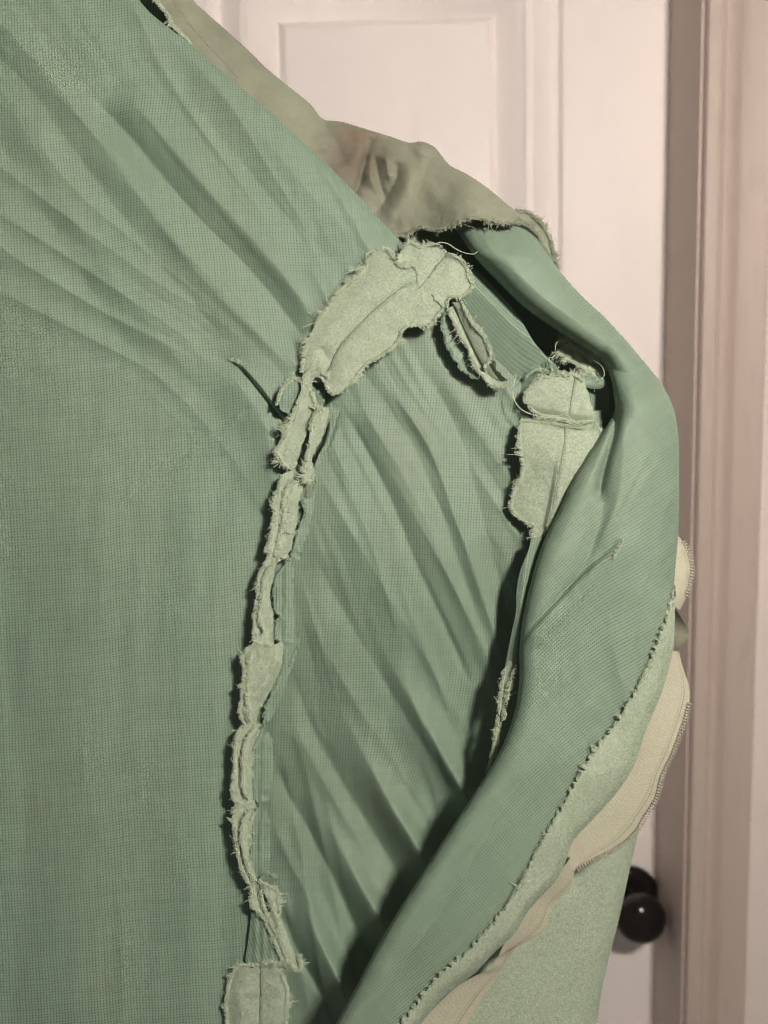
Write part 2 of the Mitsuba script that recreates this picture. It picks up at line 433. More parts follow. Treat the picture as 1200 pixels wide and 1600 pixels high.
def h_left(x, y):
    h = 0.020 * (480 - x) - 8
    h = h - 22 * smooth(500, 0, y) * smooth(0, 500, x)
    d, s, t = polydist(x, y, spline(A_TOP, 8))
    h = h - 16 * np.exp(-d / 9.0)
    # crease that runs to the arm seam, its sharp crest on the upper right
    h += ridge(x, y, [(140, 150), (210, 222), (300, 330), (400, 432), (490, 548)], -15, 16, 26, 0.10)
    h += ridge(x, y, [(180, 130), (260, 222), (345, 320), (430, 415), (500, 505)], 13, 26, 22, 0.12)
    # broad folds fanning out to the upper left
    h += ridge(x, y, [(60, -60), (160, 90), (270, 250), (350, 345), (440, 455), (500, 530)], -5.0, 14, 19, 0.15)
    h += ridge(x, y, [(-60, -30), (60, 100), (150, 215), (260, 360), (370, 480), (450, 570)], 10.8, 26, 22, 0.10)
    h += ridge(x, y, [(-80, 30), (30, 120), (110, 225), (200, 350), (300, 470), (360, 545)], -6, 19, 22, 0.10)
    h += ridge(x, y, [(-60, 60), (30, 190), (90, 300), (160, 410), (260, 540), (330, 620)], 5, 24, 22, 0.12)
    h += ridge(x, y, [(-60, 150), (20, 260), (80, 350), (160, 480), (260, 620)], -4, 22, 26, 0.12)
    h += ridge(x, y, [(-80, 260), (0, 380), (50, 500), (100, 650), (130, 900)], 4.0, 60, 60, 0.12)
    h += ridge(x, y, [(200, -40), (330, 130), (430, 235), (520, 340), (590, 400)], 5.0, 16, 19, 0.15)
    h += ridge(x, y, [(170, -30), (270, 120), (380, 260), (480, 370), (560, 440)], -3.6, 13, 14, 0.15)
    h += ridge(x, y, [(230, 330), (330, 450), (420, 540), (480, 600)], 5.0, 14, 13, 0.2)
    # dart below the shoulder
    h += step_edge(x, y, [(352, 556), (372, 566), (402, 598), (430, 634), (452, 662), (462, 690)], 7, 24, 2.2)
    h += ridge(x, y, [(368, 566), (398, 598), (428, 638), (452, 668)], -4, 2.2, 2.6, 0.25)
    h += ridge(x, y, [(340, 560), (390, 625), (420, 690), (420, 800)], 10, 26, 30, 0.25)
    # body hangs nearly flat below
    h += ridge(x, y, [(150, 650), (160, 900), (130, 1200), (110, 1660)], 7, 70, 60, 0.1)
    h += ridge(x, y, [(290, 700), (300, 950), (290, 1200), (300, 1660)], 6, 50, 46, 0.1)
    h += ridge(x, y, [(20, 750), (10, 1000), (40, 1300), (10, 1660)], -7, 50, 50, 0.1)
    h += ridge(x, y, [(420, 760), (380, 980), (350, 1180), (350, 1400), (335, 1660)], -5, 26, 16, 0.1)
    up = smooth(900, 480, y - 0.25 * (x - 300))
    h += up * fan(x, y, [(-700, -900), (-120, -190), (140, 150), (300, 330), (400, 432), (490, 548), (540, 610), (900, 1050)], (500, 560), 0.0026, 20.0, 5.0, 201, 380)
    h += (1 - up) * fan(x, y, [(420, -600), (330, 500), (250, 900), (230, 1900)], (400, 300), 0.0004, 46.0, 3.0, 202, 420)
    h += wob(x, y, 90, 5.0, 1) + wob(x, y, 34, 1.3, 2)
    return h


def seam_dist(x, y):
    d, s, t = polydist(x, y, SEAM_S[::3])
    return d


def h_centre(x, y):
    d = seam_dist(x, y)
    dl, s2, t2 = polydist(x, y, S_LEFT_S[::3])
    near = np.where(s2 > 0, dl, 0)                       # how far it still is to the rolled front
    w = d / np.maximum(d + dl, 1.0)
    h = -6 - (30 + 105 * smooth(780, 1350, y)) * smooth(0.0, 1.0, w)
    h = np.where(s2 < 0, -36 - 105 * smooth(780, 1350, y), h)
    # deep creases fan out from below the arm seam
    h += ridge(x, y, [(530, 628), (565, 690), (610, 780), (650, 880), (700, 990), (745, 1090)], -12.9, 15, 12, 0.14)
    h += ridge(x, y, [(540, 610), (600, 690), (650, 780), (700, 890), (740, 990), (775, 1080), (800, 1150)], 10.6, 21, 20, 0.12)
    h += ridge(x, y, [(600, 590), (670, 700), (712, 810), (748, 915), (778, 1010), (800, 1090)], 9.9, 10, 9, 0.2)
    h += ridge(x, y, [(580, 590), (640, 690), (690, 800), (728, 910), (760, 1010)], -6.1, 10, 10, 0.2)
    h += ridge(x, y, [(660, 560), (720, 690), (755, 810), (790, 950), (805, 1050)], -7.6, 16, 18, 0.2)
    h += ridge(x, y, [(500, 740), (560, 850), (630, 970), (700, 1090), (770, 1210)], 11.3, 22, 21, 0.14)
    h += ridge(x, y, [(480, 850), (540, 960), (610, 1080), (690, 1210), (740, 1290)], -10.6, 20, 18, 0.15)
    h += ridge(x, y, [(470, 930), (520, 1040), (600, 1165), (680, 1290), (720, 1350)], 9.9, 20, 20, 0.15)
    h += ridge(x, y, [(450, 1030), (500, 1160), (590, 1310), (660, 1420)], -11.3, 18, 16, 0.15)
    h += ridge(x, y, [(455, 1120), (500, 1210), (570, 1330), (640, 1450)], 9.9, 18, 15, 0.15)
    h += ridge(x, y, [(428, 1180), (450, 1240), (500, 1330), (552, 1440), (590, 1530)], -15.1, 14, 12, 0.12)
    h += ridge(x, y, [(425, 1280), (455, 1350), (500, 1440), (530, 1520), (545, 1600)], 9.1, 16, 12, 0.15)
    h += ridge(x, y, [(440, 1420), (470, 1495), (525, 1592), (550, 1640)], -15.1, 11, 9, 0.12)
    h += ridge(x, y, [(440, 800), (450, 950), (425, 1150), (425, 1320)], 3.0, 12, 9, 0.15)
    h += fan(x, y, [(340, 200), (500, 560), (540, 650), (610, 790), (690, 970), (760, 1130), (1000, 1700)], (520, 560), 0.0012, 17.0, 5.5, 203, 240) * smooth(5, 60, d)
    for line in ([(560, 940), (640, 1090), (735, 1256)], [(500, 1040), (590, 1220), (680, 1368)], [(470, 1190), (540, 1340), (618, 1478)], [(440, 1330), (490, 1450), (545, 1568)]):
        dd, ss, tt = polydist(x, y, spline(line, 12))
        h += 68 * smooth(0.1, 1.0, tt) * np.exp(-(dd / np.where(ss > 0, 22, 30)) ** 1.5)
    h += wob(x, y, 70, 5.0, 4) + wob(x, y, 30, 1.6, 5)
    return h


def h_roll(x, y, sil=True):
    dl, s1, t1 = polydist(x, y, S_LEFT_S[::2])
    dr_, s2, t2 = polydist(x, y, S_RIGHT_S[::2])
    dl = np.where(s1 > 0, 0, dl) if False else dl
    top = smooth(760, 560, y)
    peak = 46 + 20 * smooth(600, 1500, y)
    RL = 27 + 16 * top
    a = np.clip(1 - dl / RL, 0, 1)
    lo = RL * (1 - np.sqrt(1 - a ** 2))
    RR = 62.0
    b = np.clip(1 - dr_ / RR, 0, 1)
    lr = RR * (1 - np.sqrt(1 - b ** 2)) * np.where(y < 880, 1.0, 1.0 - 0.75 * smooth(880, 1060, y))
    h = peak - lo * 1.35 - lr * 1.1 - 0.10 * dl * smooth(900, 1100, y)
    # soft valley below the shoulder roll, the slit fold and the hollows beneath it
    h += ridge(x, y, [(925, 552), (960, 578), (1000, 588), (1060, 585)], -20, 22, 18, 0.12)
    h += ridge(x, y, [(962, 628), (961, 668), (950, 710), (940, 748), (935, 790)], -26, 7, 6, 0.16)
    h += ridge(x, y, [(950, 705), (945, 770), (930, 840), (895, 910), (860, 970)], -10, 16, 20, 0.2)
    h += ridge(x, y, [(972, 640), (975, 720), (958, 800), (925, 870)], 8, 14, 20, 0.2)
    h += ridge(x, y, [(1010, 640), (1030, 760), (1020, 900), (975, 1020)], -5, 24, 24, 0.2)
    # dart with its ridge of stitching
    h += step_edge(x, y, [(816, 1010), (836, 980), (872, 940), (905, 905), (940, 872), (972, 842), (985, 830)][::-1], 9, 26, 2.0)
    h += ridge(x, y, [(826, 990), (862, 950), (902, 905), (940, 872), (972, 842)], -9, 5.0, 2.6, 0.10)
    h += ridge(x, y, [(860, 1060), (800, 1200), (700, 1380), (600, 1560)], 4, 40, 40, 0.2)
    h -= 60 * smooth(405, 335, y)
    h += fan(x, y, S_LEFT[8:], (940, 640), 0.0010, 20.0, 7.0, 204, 160) * smooth(640, 760, y) * smooth(10, 50, dl)
    h += fan(x, y, S_LEFT[:9], (940, 600), 0.0010, 18.0, 4.0, 205, 160) * smooth(640, 560, y) * smooth(5, 30, dl)
    h += wob(x, y, 80, 8.0, 7) + wob(x, y, 30, 2.8, 8)
    return h


# ------------------------------------------------------------------ lining panels
A_poly = np.vstack([[(-70, -70), (150, -70)], spline(A_TOP, 3), SEAM_S[SEAM_S[:, 1] > 470] + [10, 0], [(-70, 1680)]])


def uv_left(x, y):
    return None


put(fresh(G + '__lining_panel'), sheet(A_poly, h_left, 3.2, arclen=True, rot=-0.05), 'lining_cloth', 'large left panel of green mesh lining with diagonal folds and a short dart')

C_poly = np.vstack([SEAM_S[SEAM_S[:, 1] > 440] - [14, 0], [(560, 1680)], S_LEFT_S[::-1][(S_LEFT_S[::-1][:, 1] > 640)] + [55, 0], [(880, 640), (835, 600), (790, 560), (750, 480), (700, 440)]])
put(fresh(G + '__lining_panel'), sheet(C_poly, lambda x, y: h_centre(x, y), 3.2, arclen=True, rot=0.03), 'lining_cloth', 'sunken middle panel of green mesh lining with fanning creases')

S_IN = F_RIGHT_S[8:] - np.array([14.0, 9.0])
S_poly = np.vstack([S_LEFT_S, S_IN[::-1], S_SIL_S[::-1]])
put(fresh(G + '__lining_panel'), sheet(S_poly, h_roll, 3.0, arclen=True, soft=10, stretch=0.25, rot=0.92), 'lining_cloth', 'rolled front panel of green mesh lining, widest at the right')


def h_tuck(x, y):
    d, s, t = polydist(x, y, [(362, 561), (400, 602), (430, 640), (456, 674)])
    return h_left(x, y) + 1.0 + 6.5 * np.exp(-d / 11.0) * smooth(0.0, 0.25, t)


tuck = spline([(361, 560), (372, 556), (392, 566), (424, 598), (452, 634), (470, 662), (458, 676), (444, 658), (430, 640), (400, 602), (378, 576)], 2, True)
put(fresh(G + '__dart'), sheet(tuck, h_tuck, 2.0, thick=1.5, rot=-0.05), 'lining_cloth', 'short sewn tuck in the lining beside the arm seam')


# sleeve cap lining beside the upright pleats
CREST = [(722, 425), (742, 446), (768, 472), (800, 506), (832, 534), (860, 566)]


def h_cap(x, y):
    d, s, t = polydist(x, y, spline(CREST, 6))
    h = np.where(s > 0, -6 - 0.9 * d - 0.010 * d * d, -6 - 0.34 * d)
    return h - 10 * smooth(440, 600, y) + wob(x, y, 26, 3.0, 11)


cap = spline([(716, 412), (734, 416), (760, 437), (786, 465), (808, 491), (821, 512), (834, 534), (853, 556), (872, 578), (866, 606), (820, 622), (785, 606), (755, 570), (728, 520), (708, 480), (700, 440)], 3, True)
put(fresh(G + '__lining_panel'), sheet(cap, h_cap, 2.6, arclen=True, rot=-0.55), 'lining_cloth', 'small panel of green mesh lining beside the upright pleats')


def h_under(x, y):
    return -16 - 0.010 * (x - 865) ** 2 * 0.75 - 12 * smooth(900, 960, x) + wob(x, y, 24, 3, 12)


und = spline([(784, 606), (800, 588), (822, 577), (845, 572), (880, 580), (912, 590), (944, 598), (962, 630), (955, 668), (930, 700), (900, 730), (858, 720), (820, 705), (803, 672), (793, 640)], 3, True)
put(fresh(G + '__lining_panel'), sheet(und, h_under, 2.6, arclen=True, rot=-0.25), 'lining_cloth')


# the shaded inside of the garment behind the openings
def h_inside(x, y):
    return -84 + wob(x, y, 120, 16, 15) - 60 * smooth(600, 1000, y)


ins = spline([(560, 330), (430, 215), (330, 118), (270, 60), (225, 20), (190, -40), (240, -50), (300, 40), (400, 130), (500, 225), (580, 300), (640, 345), (740, 335), (830, 385), (900, 480), (980, 570), (1020, 640), (1000, 900), (900, 1100), (760, 1250), (700, 1180), (660, 900), (600, 500)], 6, True)
put(fresh(G + '__lining_panel'), sheet(ins, h_inside, 6, arclen=True), 'lining_cloth')


# narrow turned edge of lining that runs down beside the roll
def h_sliver(x, y):
    return 15 - 0.9 * np.abs(x - (815 - 0.10 * (y - 950))) * 0.8 - 6 * smooth(900, 1100, y) + wob(x, y, 20, 5, 17)


sl = spline([(834, 840), (825, 862), (812, 895), (807, 925), (806, 957), (797, 1000), (788, 1048), (782, 1085), (800, 1078), (815, 1045), (824, 1000), (834, 930), (858, 850)], 3, True)
SLV = put(fresh(G + '__lining_panel'), sheet(sl, h_sliver, 2.6, arclen=True, rot=0.2), 'lining_cloth')
sl2 = spline([(790, 1040), (783, 1085), (777, 1132), (770, 1178), (763, 1204), (768, 1206), (776, 1180), (783, 1132), (791, 1076), (800, 1036)], 3, True)
SL2 = put(fresh(G + '__seam_allowance'), sheet(ragged(sl2, 3, 4, 3), lambda x, y: h_sliver(x, y) + 2, 2.5, thick=2), 'crepe_cloth', 'thin crepe edge half hidden beside the rolled lining')
fray(SL2, [[(788, 1045), (782, 1085), (776, 1132), (769, 1178), (763, 1206)]], lambda x, y: h_sliver(x, y) + 3, (830, 1130), length=(2, 5))
fray(SL2, [[(808, 1040), (794, 1074), (786, 1125)]], lambda x, y: h_sliver(x, y) + 3, (770, 1100), length=(3, 7))


# ------------------------------------------------------------------ crepe seam strips
def strip(outline, hfun, edges, inside, seed, label=None, mat='crepe_cloth', rag=3.0, thick=1.0, length=(4, 9), dens=1.1, key='seam_allowance', smoothed=True, fmat='fray_thread', fz=1.2, rot=0.0, **kw):
    o = spline(outline, 1.6, True) if smoothed else Polygon(outline).exterior.segmentize(1.6)
    o = np.asarray(o if smoothed else np.array(o.coords)[:-1])
    k = put(fresh(f'{G}__{key}'), sheet(ragged(o, rag, 5.0, seed), hfun, 2.4, thick=thick, rot=rot), mat, label)
    if edges:
        fray(k, edges, hfun, inside, dens=dens, length=length, mat=fmat, fz=fz, **kw)
    return k


STITCH = [(498, 600), (514, 577), (525, 551), (550, 519), (588, 481), (627, 450), (640, 446)]


def h_seam(x, y):
    """Seam strips lie on the lining along the arm seam: a shallow hill with the stitching in its valley."""
    d, s, t = polydist(x, y, spline(STITCH, 6))
    h = 6 + 2.5 * np.exp(-((d - 22) / 18) ** 2) - 2.2 * np.exp(-(d / 2.5) ** 2)
    h -= 4 * smooth(30, 60, d)
    h -= ridge(x, y, [(500, 540), (515, 570), (512, 600)], 6, 9, 9, 0.1) * -1 * -1
    return h + wob(x, y, 30, 4.5, 21) + wob(x, y, 10, 2.0, 22)


upper = [(517, 580), (528, 554), (553, 522), (591, 484), (630, 453), (658, 455), (672, 442), (660, 425), (640, 415), (622, 412), (612, 392), (604, 388), (588, 397), (573, 409), (564, 426), (542, 443),
         (523, 464), (503, 491), (487, 522), (476, 552), (470, 578), (488, 594), (505, 596)]
strip(upper, h_seam, [[(470, 580), (476, 552), (487, 522), (503, 491), (523, 464), (542, 443), (564, 426), (573, 409), (588, 397), (605, 388)], [(605, 388), (612, 398), (624, 413), (640, 416)]], (600, 490), 31,
      'upper half of the crepe seam strip, pressed open at the arm seam', length=(4, 10))
lower = [(515, 579), (526, 553), (551, 521), (589, 483), (628, 451), (646, 452), (666, 456), (678, 466), (694, 480), (681, 496), (674, 506), (652, 508), (631, 514), (620, 536), (600, 553), (573, 569),
         (550, 596), (523, 615), (509, 604), (506, 592)]
strip(lower, lambda x, y: h_seam(x, y) + 2.5, [[(694, 480), (681, 496), (674, 506), (652, 508), (631, 514), (620, 536), (600, 553), (573, 569), (550, 596), (523, 615), (509, 604)]], (590, 490), 32,
      'lower half of the crepe seam strip, pressed open at the arm seam', length=(3, 7))


def h_tab(x, y):
    d, s, t = polydist(x, y, [(654, 452), (700, 392)])
    return 8.5 - 1.2 * np.exp(-(d / 2.5) ** 2) + 2 * np.exp(-((d - 22) / 14) ** 2) - 5 * smooth(700, 745, x) + wob(x, y, 30, 4.5, 21) + wob(x, y, 10, 2, 22)


tab = [(654, 450), (664, 438), (681, 416), (696, 397), (690, 386), (672, 381), (657, 385), (640, 377), (632, 387), (622, 404), (627, 414), (641, 416), (650, 425)]
strip(tab, lambda x, y: h_tab(x, y) + 1.2, [[(690, 386), (672, 381), (657, 385), (640, 377), (632, 387), (622, 404), (628, 415), (641, 416)]], (665, 420), 33, 'ragged crepe tab at the top of the seam', length=(3, 8))
tab2 = [(655, 452), (665, 440), (682, 418), (697, 398), (714, 401), (728, 415), (732, 431), (739, 446), (726, 460), (704, 465), (697, 480), (684, 474), (672, 458)]
strip(tab2, h_tab, [[(697, 398), (714, 401), (728, 415), (732, 431), (739, 446), (726, 460), (704, 465), (697, 480)]], (680, 440), 34, 'fluffy end of the crepe seam beside the pleats', length=(3, 7))


# stitching in the seams: fine sunk threads
def stitch(line, hfun, mat='dark_thread', rad=0.5, lift=0.4, key='stitching', lab=None):
    L = spline(line, 3.0)
    L = L + rng.normal(0, 0.22, L.shape)
    z = hfun(L[:, 0], L[:, 1]) + lift
    k = fresh(f'{G}__{key}')
    put(k, tubes(np.column_stack([L, z])[None], [rad], 5), mat, lab)
    return k


stitch(STITCH, lambda x, y: h_seam(x, y) + 2.5)
stitch([(654, 452), (676, 424), (698, 397)], lambda x, y: h_tab(x, y) + 2.0)


# upright pleats beside the sleeve cap: leaves of lining and crepe standing on edge
def stand(line_low, line_high, h_low, h_high, mat, seed, frayed=True, label=None, key='pleat', rag=1.6, length=(3, 7), fmat='fray_thread', dens=1.0):
    """A leaf of cloth between its root line and its free edge; it leans from the root height to the edge height."""
    n, m = 60, 12
    a, b = spline(line_low, 2), spline(line_high, 2)
    ra = np.array([np.interp(np.linspace(0, 1, n), np.linspace(0, 1, len(a)), a[:, i]) for i in (0, 1)]).T
    rb = np.array([np.interp(np.linspace(0, 1, n), np.linspace(0, 1, len(b)), b[:, i]) for i in (0, 1)]).T
    nz = meshkit.noise(np.stack([np.arange(n) / 2.3, np.full(n, seed * 1.0), np.zeros(n)], -1), seed) - 0.5
    t = np.gradient(rb, axis=0)
    nn = np.stack([t[:, 1], -t[:, 0]], 1) / np.maximum(np.linalg.norm(t, axis=1, keepdims=True), 1e-9)
    rb = rb + nn * (nz * rag * 2)[:, None]
    s = np.linspace(0, 1, m)[None, :, None]
    P = ra[:, None] * (1 - s) + rb[:, None] * s
    hl = np.interp(np.linspace(0, 1, n), np.linspace(0, 1, len(np.atleast_1d(h_low))), np.atleast_1d(h_low).astype(float))
    hh = np.interp(np.linspace(0, 1, n), np.linspace(0, 1, len(np.atleast_1d(h_high))), np.atleast_1d(h_high).astype(float))
    ss = np.linspace(0, 1, m)[None, :]
    Z = hl[:, None] * (1 - ss ** 0.7) + hh[:, None] * ss ** 0.7 + wob(P[..., 0], P[..., 1], 14, 3, seed)
    V = np.concatenate([P, Z[..., None]], -1).reshape(-1, 3)
    i, j = np.meshgrid(np.arange(n - 1), np.arange(m - 1), indexing='ij')
    q = i * m + j
    F = np.vstack([np.stack([q, q + m, q + m + 1], -1).reshape(-1, 3), np.stack([q, q + m + 1, q + 1], -1).reshape(-1, 3)])
    uv = np.stack(np.broadcast_arrays(np.arange(n)[:, None] * 2.0, ss * 20), -1).reshape(-1, 2) + 37 * seed
    k = put(fresh(f'{G}__{key}'), (world(V), F, uv), mat, label)
    if frayed:
        def hf(x, y):
            dd = np.hypot(x[:, None] - rb[None, :, 0], y[:, None] - rb[None, :, 1])
            return hh[dd.argmin(1)] + 0.5
        mid = ra.mean(0)
        fray(k, [rb[::3]], hf, (lambda x, y: (mid[0] - x, mid[1] - y)), length=length, mat=fmat, dens=dens)
    return k


stand([(702, 484), (714, 512), (734, 548), (752, 575)], [(697, 487), (691, 504), (696, 531), (706, 553), (718, 572), (738, 588), (752, 592)], [-10, -16, -24], [-8, -10, -12, -16], 'lining_cloth', 41, True,
      'left leaf of the upright pleats, green lining', length=(2, 4), fmat='teal_thread')
stand([(712, 476), (722, 505), (742, 545), (766, 590)], [(700, 482), (708, 498), (718, 517), (729, 541), (741, 566), (755, 588), (775, 603), (794, 597)], [-6, -14, -22, -20], [2, 2, 0, -3, -5], 'crepe_cloth', 42, True,
      'middle leaf of the upright pleats, ragged crepe', length=(4, 8))
stand([(706, 472), (720, 495), (732, 525), (748, 560), (760, 580)], [(722, 474), (736, 500), (753, 522), (766, 546), (765, 562), (756, 578)], [4, 0, -6, -10], [9, 9, 7, 2], 'crepe_cloth', 43, True,
      'right leaf of the upright pleats, pale crepe', length=(3, 6))
stand([(745, 530), (756, 556), (770, 580), (782, 596)], [(767, 552), (772, 560), (777, 578), (793, 594)], [-12, -16, -18], [10, 10, 4], 'lining_cloth', 44, False)

# ------------------------------------------------------------------ second crepe patch beside the roll
ST2A = [(898, 592), (893, 624), (889, 648)]
ST2B = [(882, 662), (882, 686), (878, 712), (872, 744), (866, 780), (857, 822)]


def h_patch(x, y):
    d, s, t = polydist(x, y, spline(ST2A + ST2B, 6))
    h = 2 - 0.0022 * (x - 880) ** 2 - 2.0 * np.exp(-(d / 2.5) ** 2) + 10 * smooth(660, 700, y) - 9 * smooth(715, 850, y)
    h += np.where((s < 0) & (y > 690), -12 * smooth(690, 780, y) * smooth(0, 10, d), 0)
    h -= 9 * np.exp(-((y - 655 - (x - 870) * 0.16) / 9.0) ** 2)
    return h + wob(x, y, 26, 5, 51) + wob(x, y, 10, 2.2, 52)


q1 = [(820, 622), (824, 610), (840, 598), (853, 588), (874, 585), (898, 586), (911, 594), (918, 610), (924, 634), (929, 656), (902, 660), (872, 652), (842, 648), (826, 636)]
strip(q1, h_patch, [[(818, 628), (824, 610), (840, 598), (853, 588), (874, 585), (898, 586), (912, 594)], [(826, 636), (842, 648), (872, 653), (900, 660), (928, 656)]], (875, 622), 52, 'short crepe patch above the tangled threads', length=(3, 8))
q2 = [(814, 656), (840, 657), (872, 661), (882, 664), (882, 686), (878, 712), (872, 744), (866, 780), (857, 820), (850, 846), (842, 848), (833, 838), (834, 822), (824, 818), (806, 806), (799, 793), (804, 764), (814, 748),
      (816, 732), (814, 710), (810, 684), (812, 668)]
strip(q2, lambda x, y: h_patch(x, y) + 3, [[(814, 657), (811, 684), (814, 710), (816, 732), (814, 748), (804, 764), (799, 793), (806, 806)], [(806, 806), (824, 818), (834, 822), (833, 838), (848, 847)], [(814, 656), (842, 657), (880, 664)]],
      (850, 740), 53, 'long pale crepe patch with a pinked left edge', length=(3, 8), dens=1.3)
q3 = [(877, 663), (900, 668), (930, 668), (942, 676), (934, 692), (938, 720), (925, 760), (900, 830), (868, 850), (853, 822), (861, 780), (867, 744), (873, 712), (877, 686)]
strip(q3, h_patch, [[(881, 663), (902, 668), (930, 668), (942, 676), (934, 692)]], (890, 720), 54, 'right half of the long crepe patch, shaded by the roll', length=(3, 6))
stitch(ST2A, lambda x, y: h_patch(x, y) + 1.5)
stitch(ST2B, lambda x, y: h_patch(x, y) + 3.2)


# tangled yarn in the hollow under the roll
def h_tangle(x, y):
    return -34 + wob(x, y, 9, 14, 61)


tang = [(868, 538), (884, 531), (899, 543), (914, 551), (934, 558), (946, 578), (944, 596), (926, 599), (912, 590), (914, 576), (900, 568), (884, 560), (876, 550)]
strip(tang, h_tangle, [[(868, 538), (884, 531), (899, 543), (914, 551), (934, 558), (946, 578)], [(944, 598), (920, 596), (912, 588), (914, 576), (900, 568), (884, 561), (872, 548)]], (910, 568), 62, 'tangle of frayed crepe in the hollow under the roll',
      length=(5, 13), dens=2.0, rag=8, fz=1.6)
strip([(910, 590), (928, 588), (944, 592), (948, 600), (936, 608), (916, 604)], lambda x, y: -24 - 0.05 * (y - 598) ** 2, [], None, 63, mat='lining_cloth', key='pleat', rag=1)
fray(G + '__seam_allowance', [[(820, 590), (838, 578), (860, 582), (885, 582)], [(800, 612), (812, 640), (826, 648)]], lambda x, y: h_under(x, y) + 3, (860, 640), mat='teal_thread', length=(4, 10), dens=1.4)


# ------------------------------------------------------------------ the frayed seam down the middle: flaps that stand up and lean left
def leaning(root, rise, base=4.0, drop=0.0):
    """height grows with the distance from the root line: the flap leans towards the left"""
    R = spline(root, 5)

    def hf(x, y):
        d, s, t = polydist(x, y, R)
        g = np.sin(d / 2.1 + 2.2 * meshkit.noise(np.stack([x / 14, y / 14, x * 0], -1), 73))
        return base + rise * (1 - np.exp(-d / 16.0)) + wob(x, y, 11, 4.0, 71) + wob(x, y, 40, 5.0, 72) + 1.1 * g * smooth(4, 12, d)
    return hf


FL = []


def flap(outline, root, rise, edges, seed, mat='crepe_cloth', base=4.0, label=None, length=(3, 7), rag=3.0, fmat=None, dens=1.3, fz=1.4, rot=0.0):
    hf = leaning(root, rise, base)
    o = np.array(outline, float)
    inside = o.mean(0)
    fm = fmat or ('fray_thread' if mat == 'crepe_cloth' else 'teal_thread')
    return strip(outline, hf, edges, inside, seed, label, mat=mat, rag=rag, thick=1.4, length=length, dens=dens, key='seam_allowance' if mat == 'crepe_cloth' else 'lining_edge', fmat=fm, fz=fz, rot=rot)


# top curl of lining
flap([(433, 630), (442, 606), (458, 593), (475, 597), (471, 616), (463, 640), (455, 650)], [(478, 600), (464, 650)], 20, [[(431, 632), (442, 606), (458, 593), (476, 597)]], 81, 'lining_cloth', 6, 'curled scrap of lining with a fluffy top edge', length=(3, 8), fmat='fray_thread')
flap([(470, 610), (458, 648), (450, 672), (442, 690), (433, 705), (440, 721), (450, 732), (461, 731), (469, 702), (480, 674), (492, 646), (494, 622), (484, 604)], [(500, 620), (480, 690), (468, 735)], 24,
     [[(466, 628), (456, 652), (449, 672), (441, 690), (432, 705), (440, 722), (451, 732)]], 82, label='wide crepe flap with a fringed left edge below the arm seam', length=(5, 11), dens=1.5)
flap([(505, 637), (517, 641), (511, 664), (501, 688), (494, 702), (488, 716), (490, 740), (484, 752), (472, 746), (478, 720), (482, 696), (484, 672), (490, 652)], [(514, 640), (502, 690), (494, 745)], 16,
     [[(482, 696), (478, 720), (472, 746), (484, 753), (491, 742)], [(484, 672), (490, 652), (503, 638)]], 83, base=8, label='narrow crepe flap with a loop of thread at its foot', length=(3, 8))
flap([(518, 634), (521, 660), (511, 690), (496, 714), (492, 742), (500, 722), (516, 700), (530, 660), (528, 634)], [(530, 640), (505, 720)], 14, [], 84, 'lining_cloth', -2, rag=1.5)
flap([(470, 596), (484, 578), (498, 577), (512, 590), (508, 600), (500, 590), (490, 592), (486, 610), (492, 632), (505, 640), (494, 642), (480, 628)], [(500, 610), (505, 640)], 12, [[(470, 598), (484, 578), (498, 577), (512, 590)], [(486, 612), (494, 634), (506, 642)]], 85, base=12,
     label='twisted knot of crepe where the two seams meet', length=(3, 7))
# down the seam, each stretch with its ragged crepe pair and a strip of lining on the right
flap([(462, 735), (440, 744), (436, 762), (429, 782), (427, 808), (422, 842), (416, 862), (428, 868), (438, 840), (444, 808), (446, 776), (458, 752)], [(470, 745), (448, 850)], 24,
     [[(440, 742), (436, 762), (429, 782), (427, 808), (422, 842), (415, 863)], [(448, 776), (443, 808), (437, 840), (430, 866)]], 86, length=(3, 7))
flap([(464, 750), (473, 757), (469, 780), (464, 811), (460, 837), (450, 869), (437, 868), (437, 840), (443, 808), (443, 776), (453, 757)], [(474, 757), (462, 830), (452, 868)], 15,
     [[(464, 750), (453, 757), (443, 776), (443, 808), (437, 840), (436, 868)]], 87, base=9, length=(2, 5))
flap([(494, 748), (486, 772), (474, 782), (478, 800), (468, 822), (460, 850), (455, 870), (466, 872), (482, 830), (492, 790)], [(496, 760), (478, 850)], 7, [[(494, 748), (486, 772), (473, 782), (478, 800), (467, 822), (460, 850), (454, 870)]], 88, 'lining_cloth', 2, length=(1.5, 4), fz=0.2)
flap([(421, 868), (406, 899), (402, 928), (398, 970), (396, 997), (402, 1008), (424, 1009), (429, 998), (429, 976), (427, 956), (422, 932), (427, 906), (431, 882), (450, 872), (436, 864)], [(448, 872), (430, 930), (430, 1000)], 24,
     [[(421, 868), (406, 899), (402, 928), (398, 970), (396, 997), (402, 1007)], [(421, 868), (436, 864), (451, 873)]], 89, length=(3, 6))
flap([(414, 900), (408, 930), (404, 965), (412, 985), (424, 968), (424, 950), (420, 932), (424, 906), (428, 884)], [(434, 890), (430, 970)], 20, [[(428, 882), (414, 900), (409, 930), (405, 965), (412, 986)]], 90, base=12, length=(2, 5))
flap([(450, 876), (432, 900), (428, 930), (429, 956), (437, 963), (430, 980), (431, 1001), (452, 1003), (470, 1006), (462, 980), (458, 940), (458, 890)], [(462, 880), (460, 1000)], 8,
     [[(450, 876), (432, 900), (427, 930), (429, 956), (438, 963), (429, 980), (430, 1001)]], 91, 'lining_cloth', 1, length=(1.5, 3.5), fz=0.2)
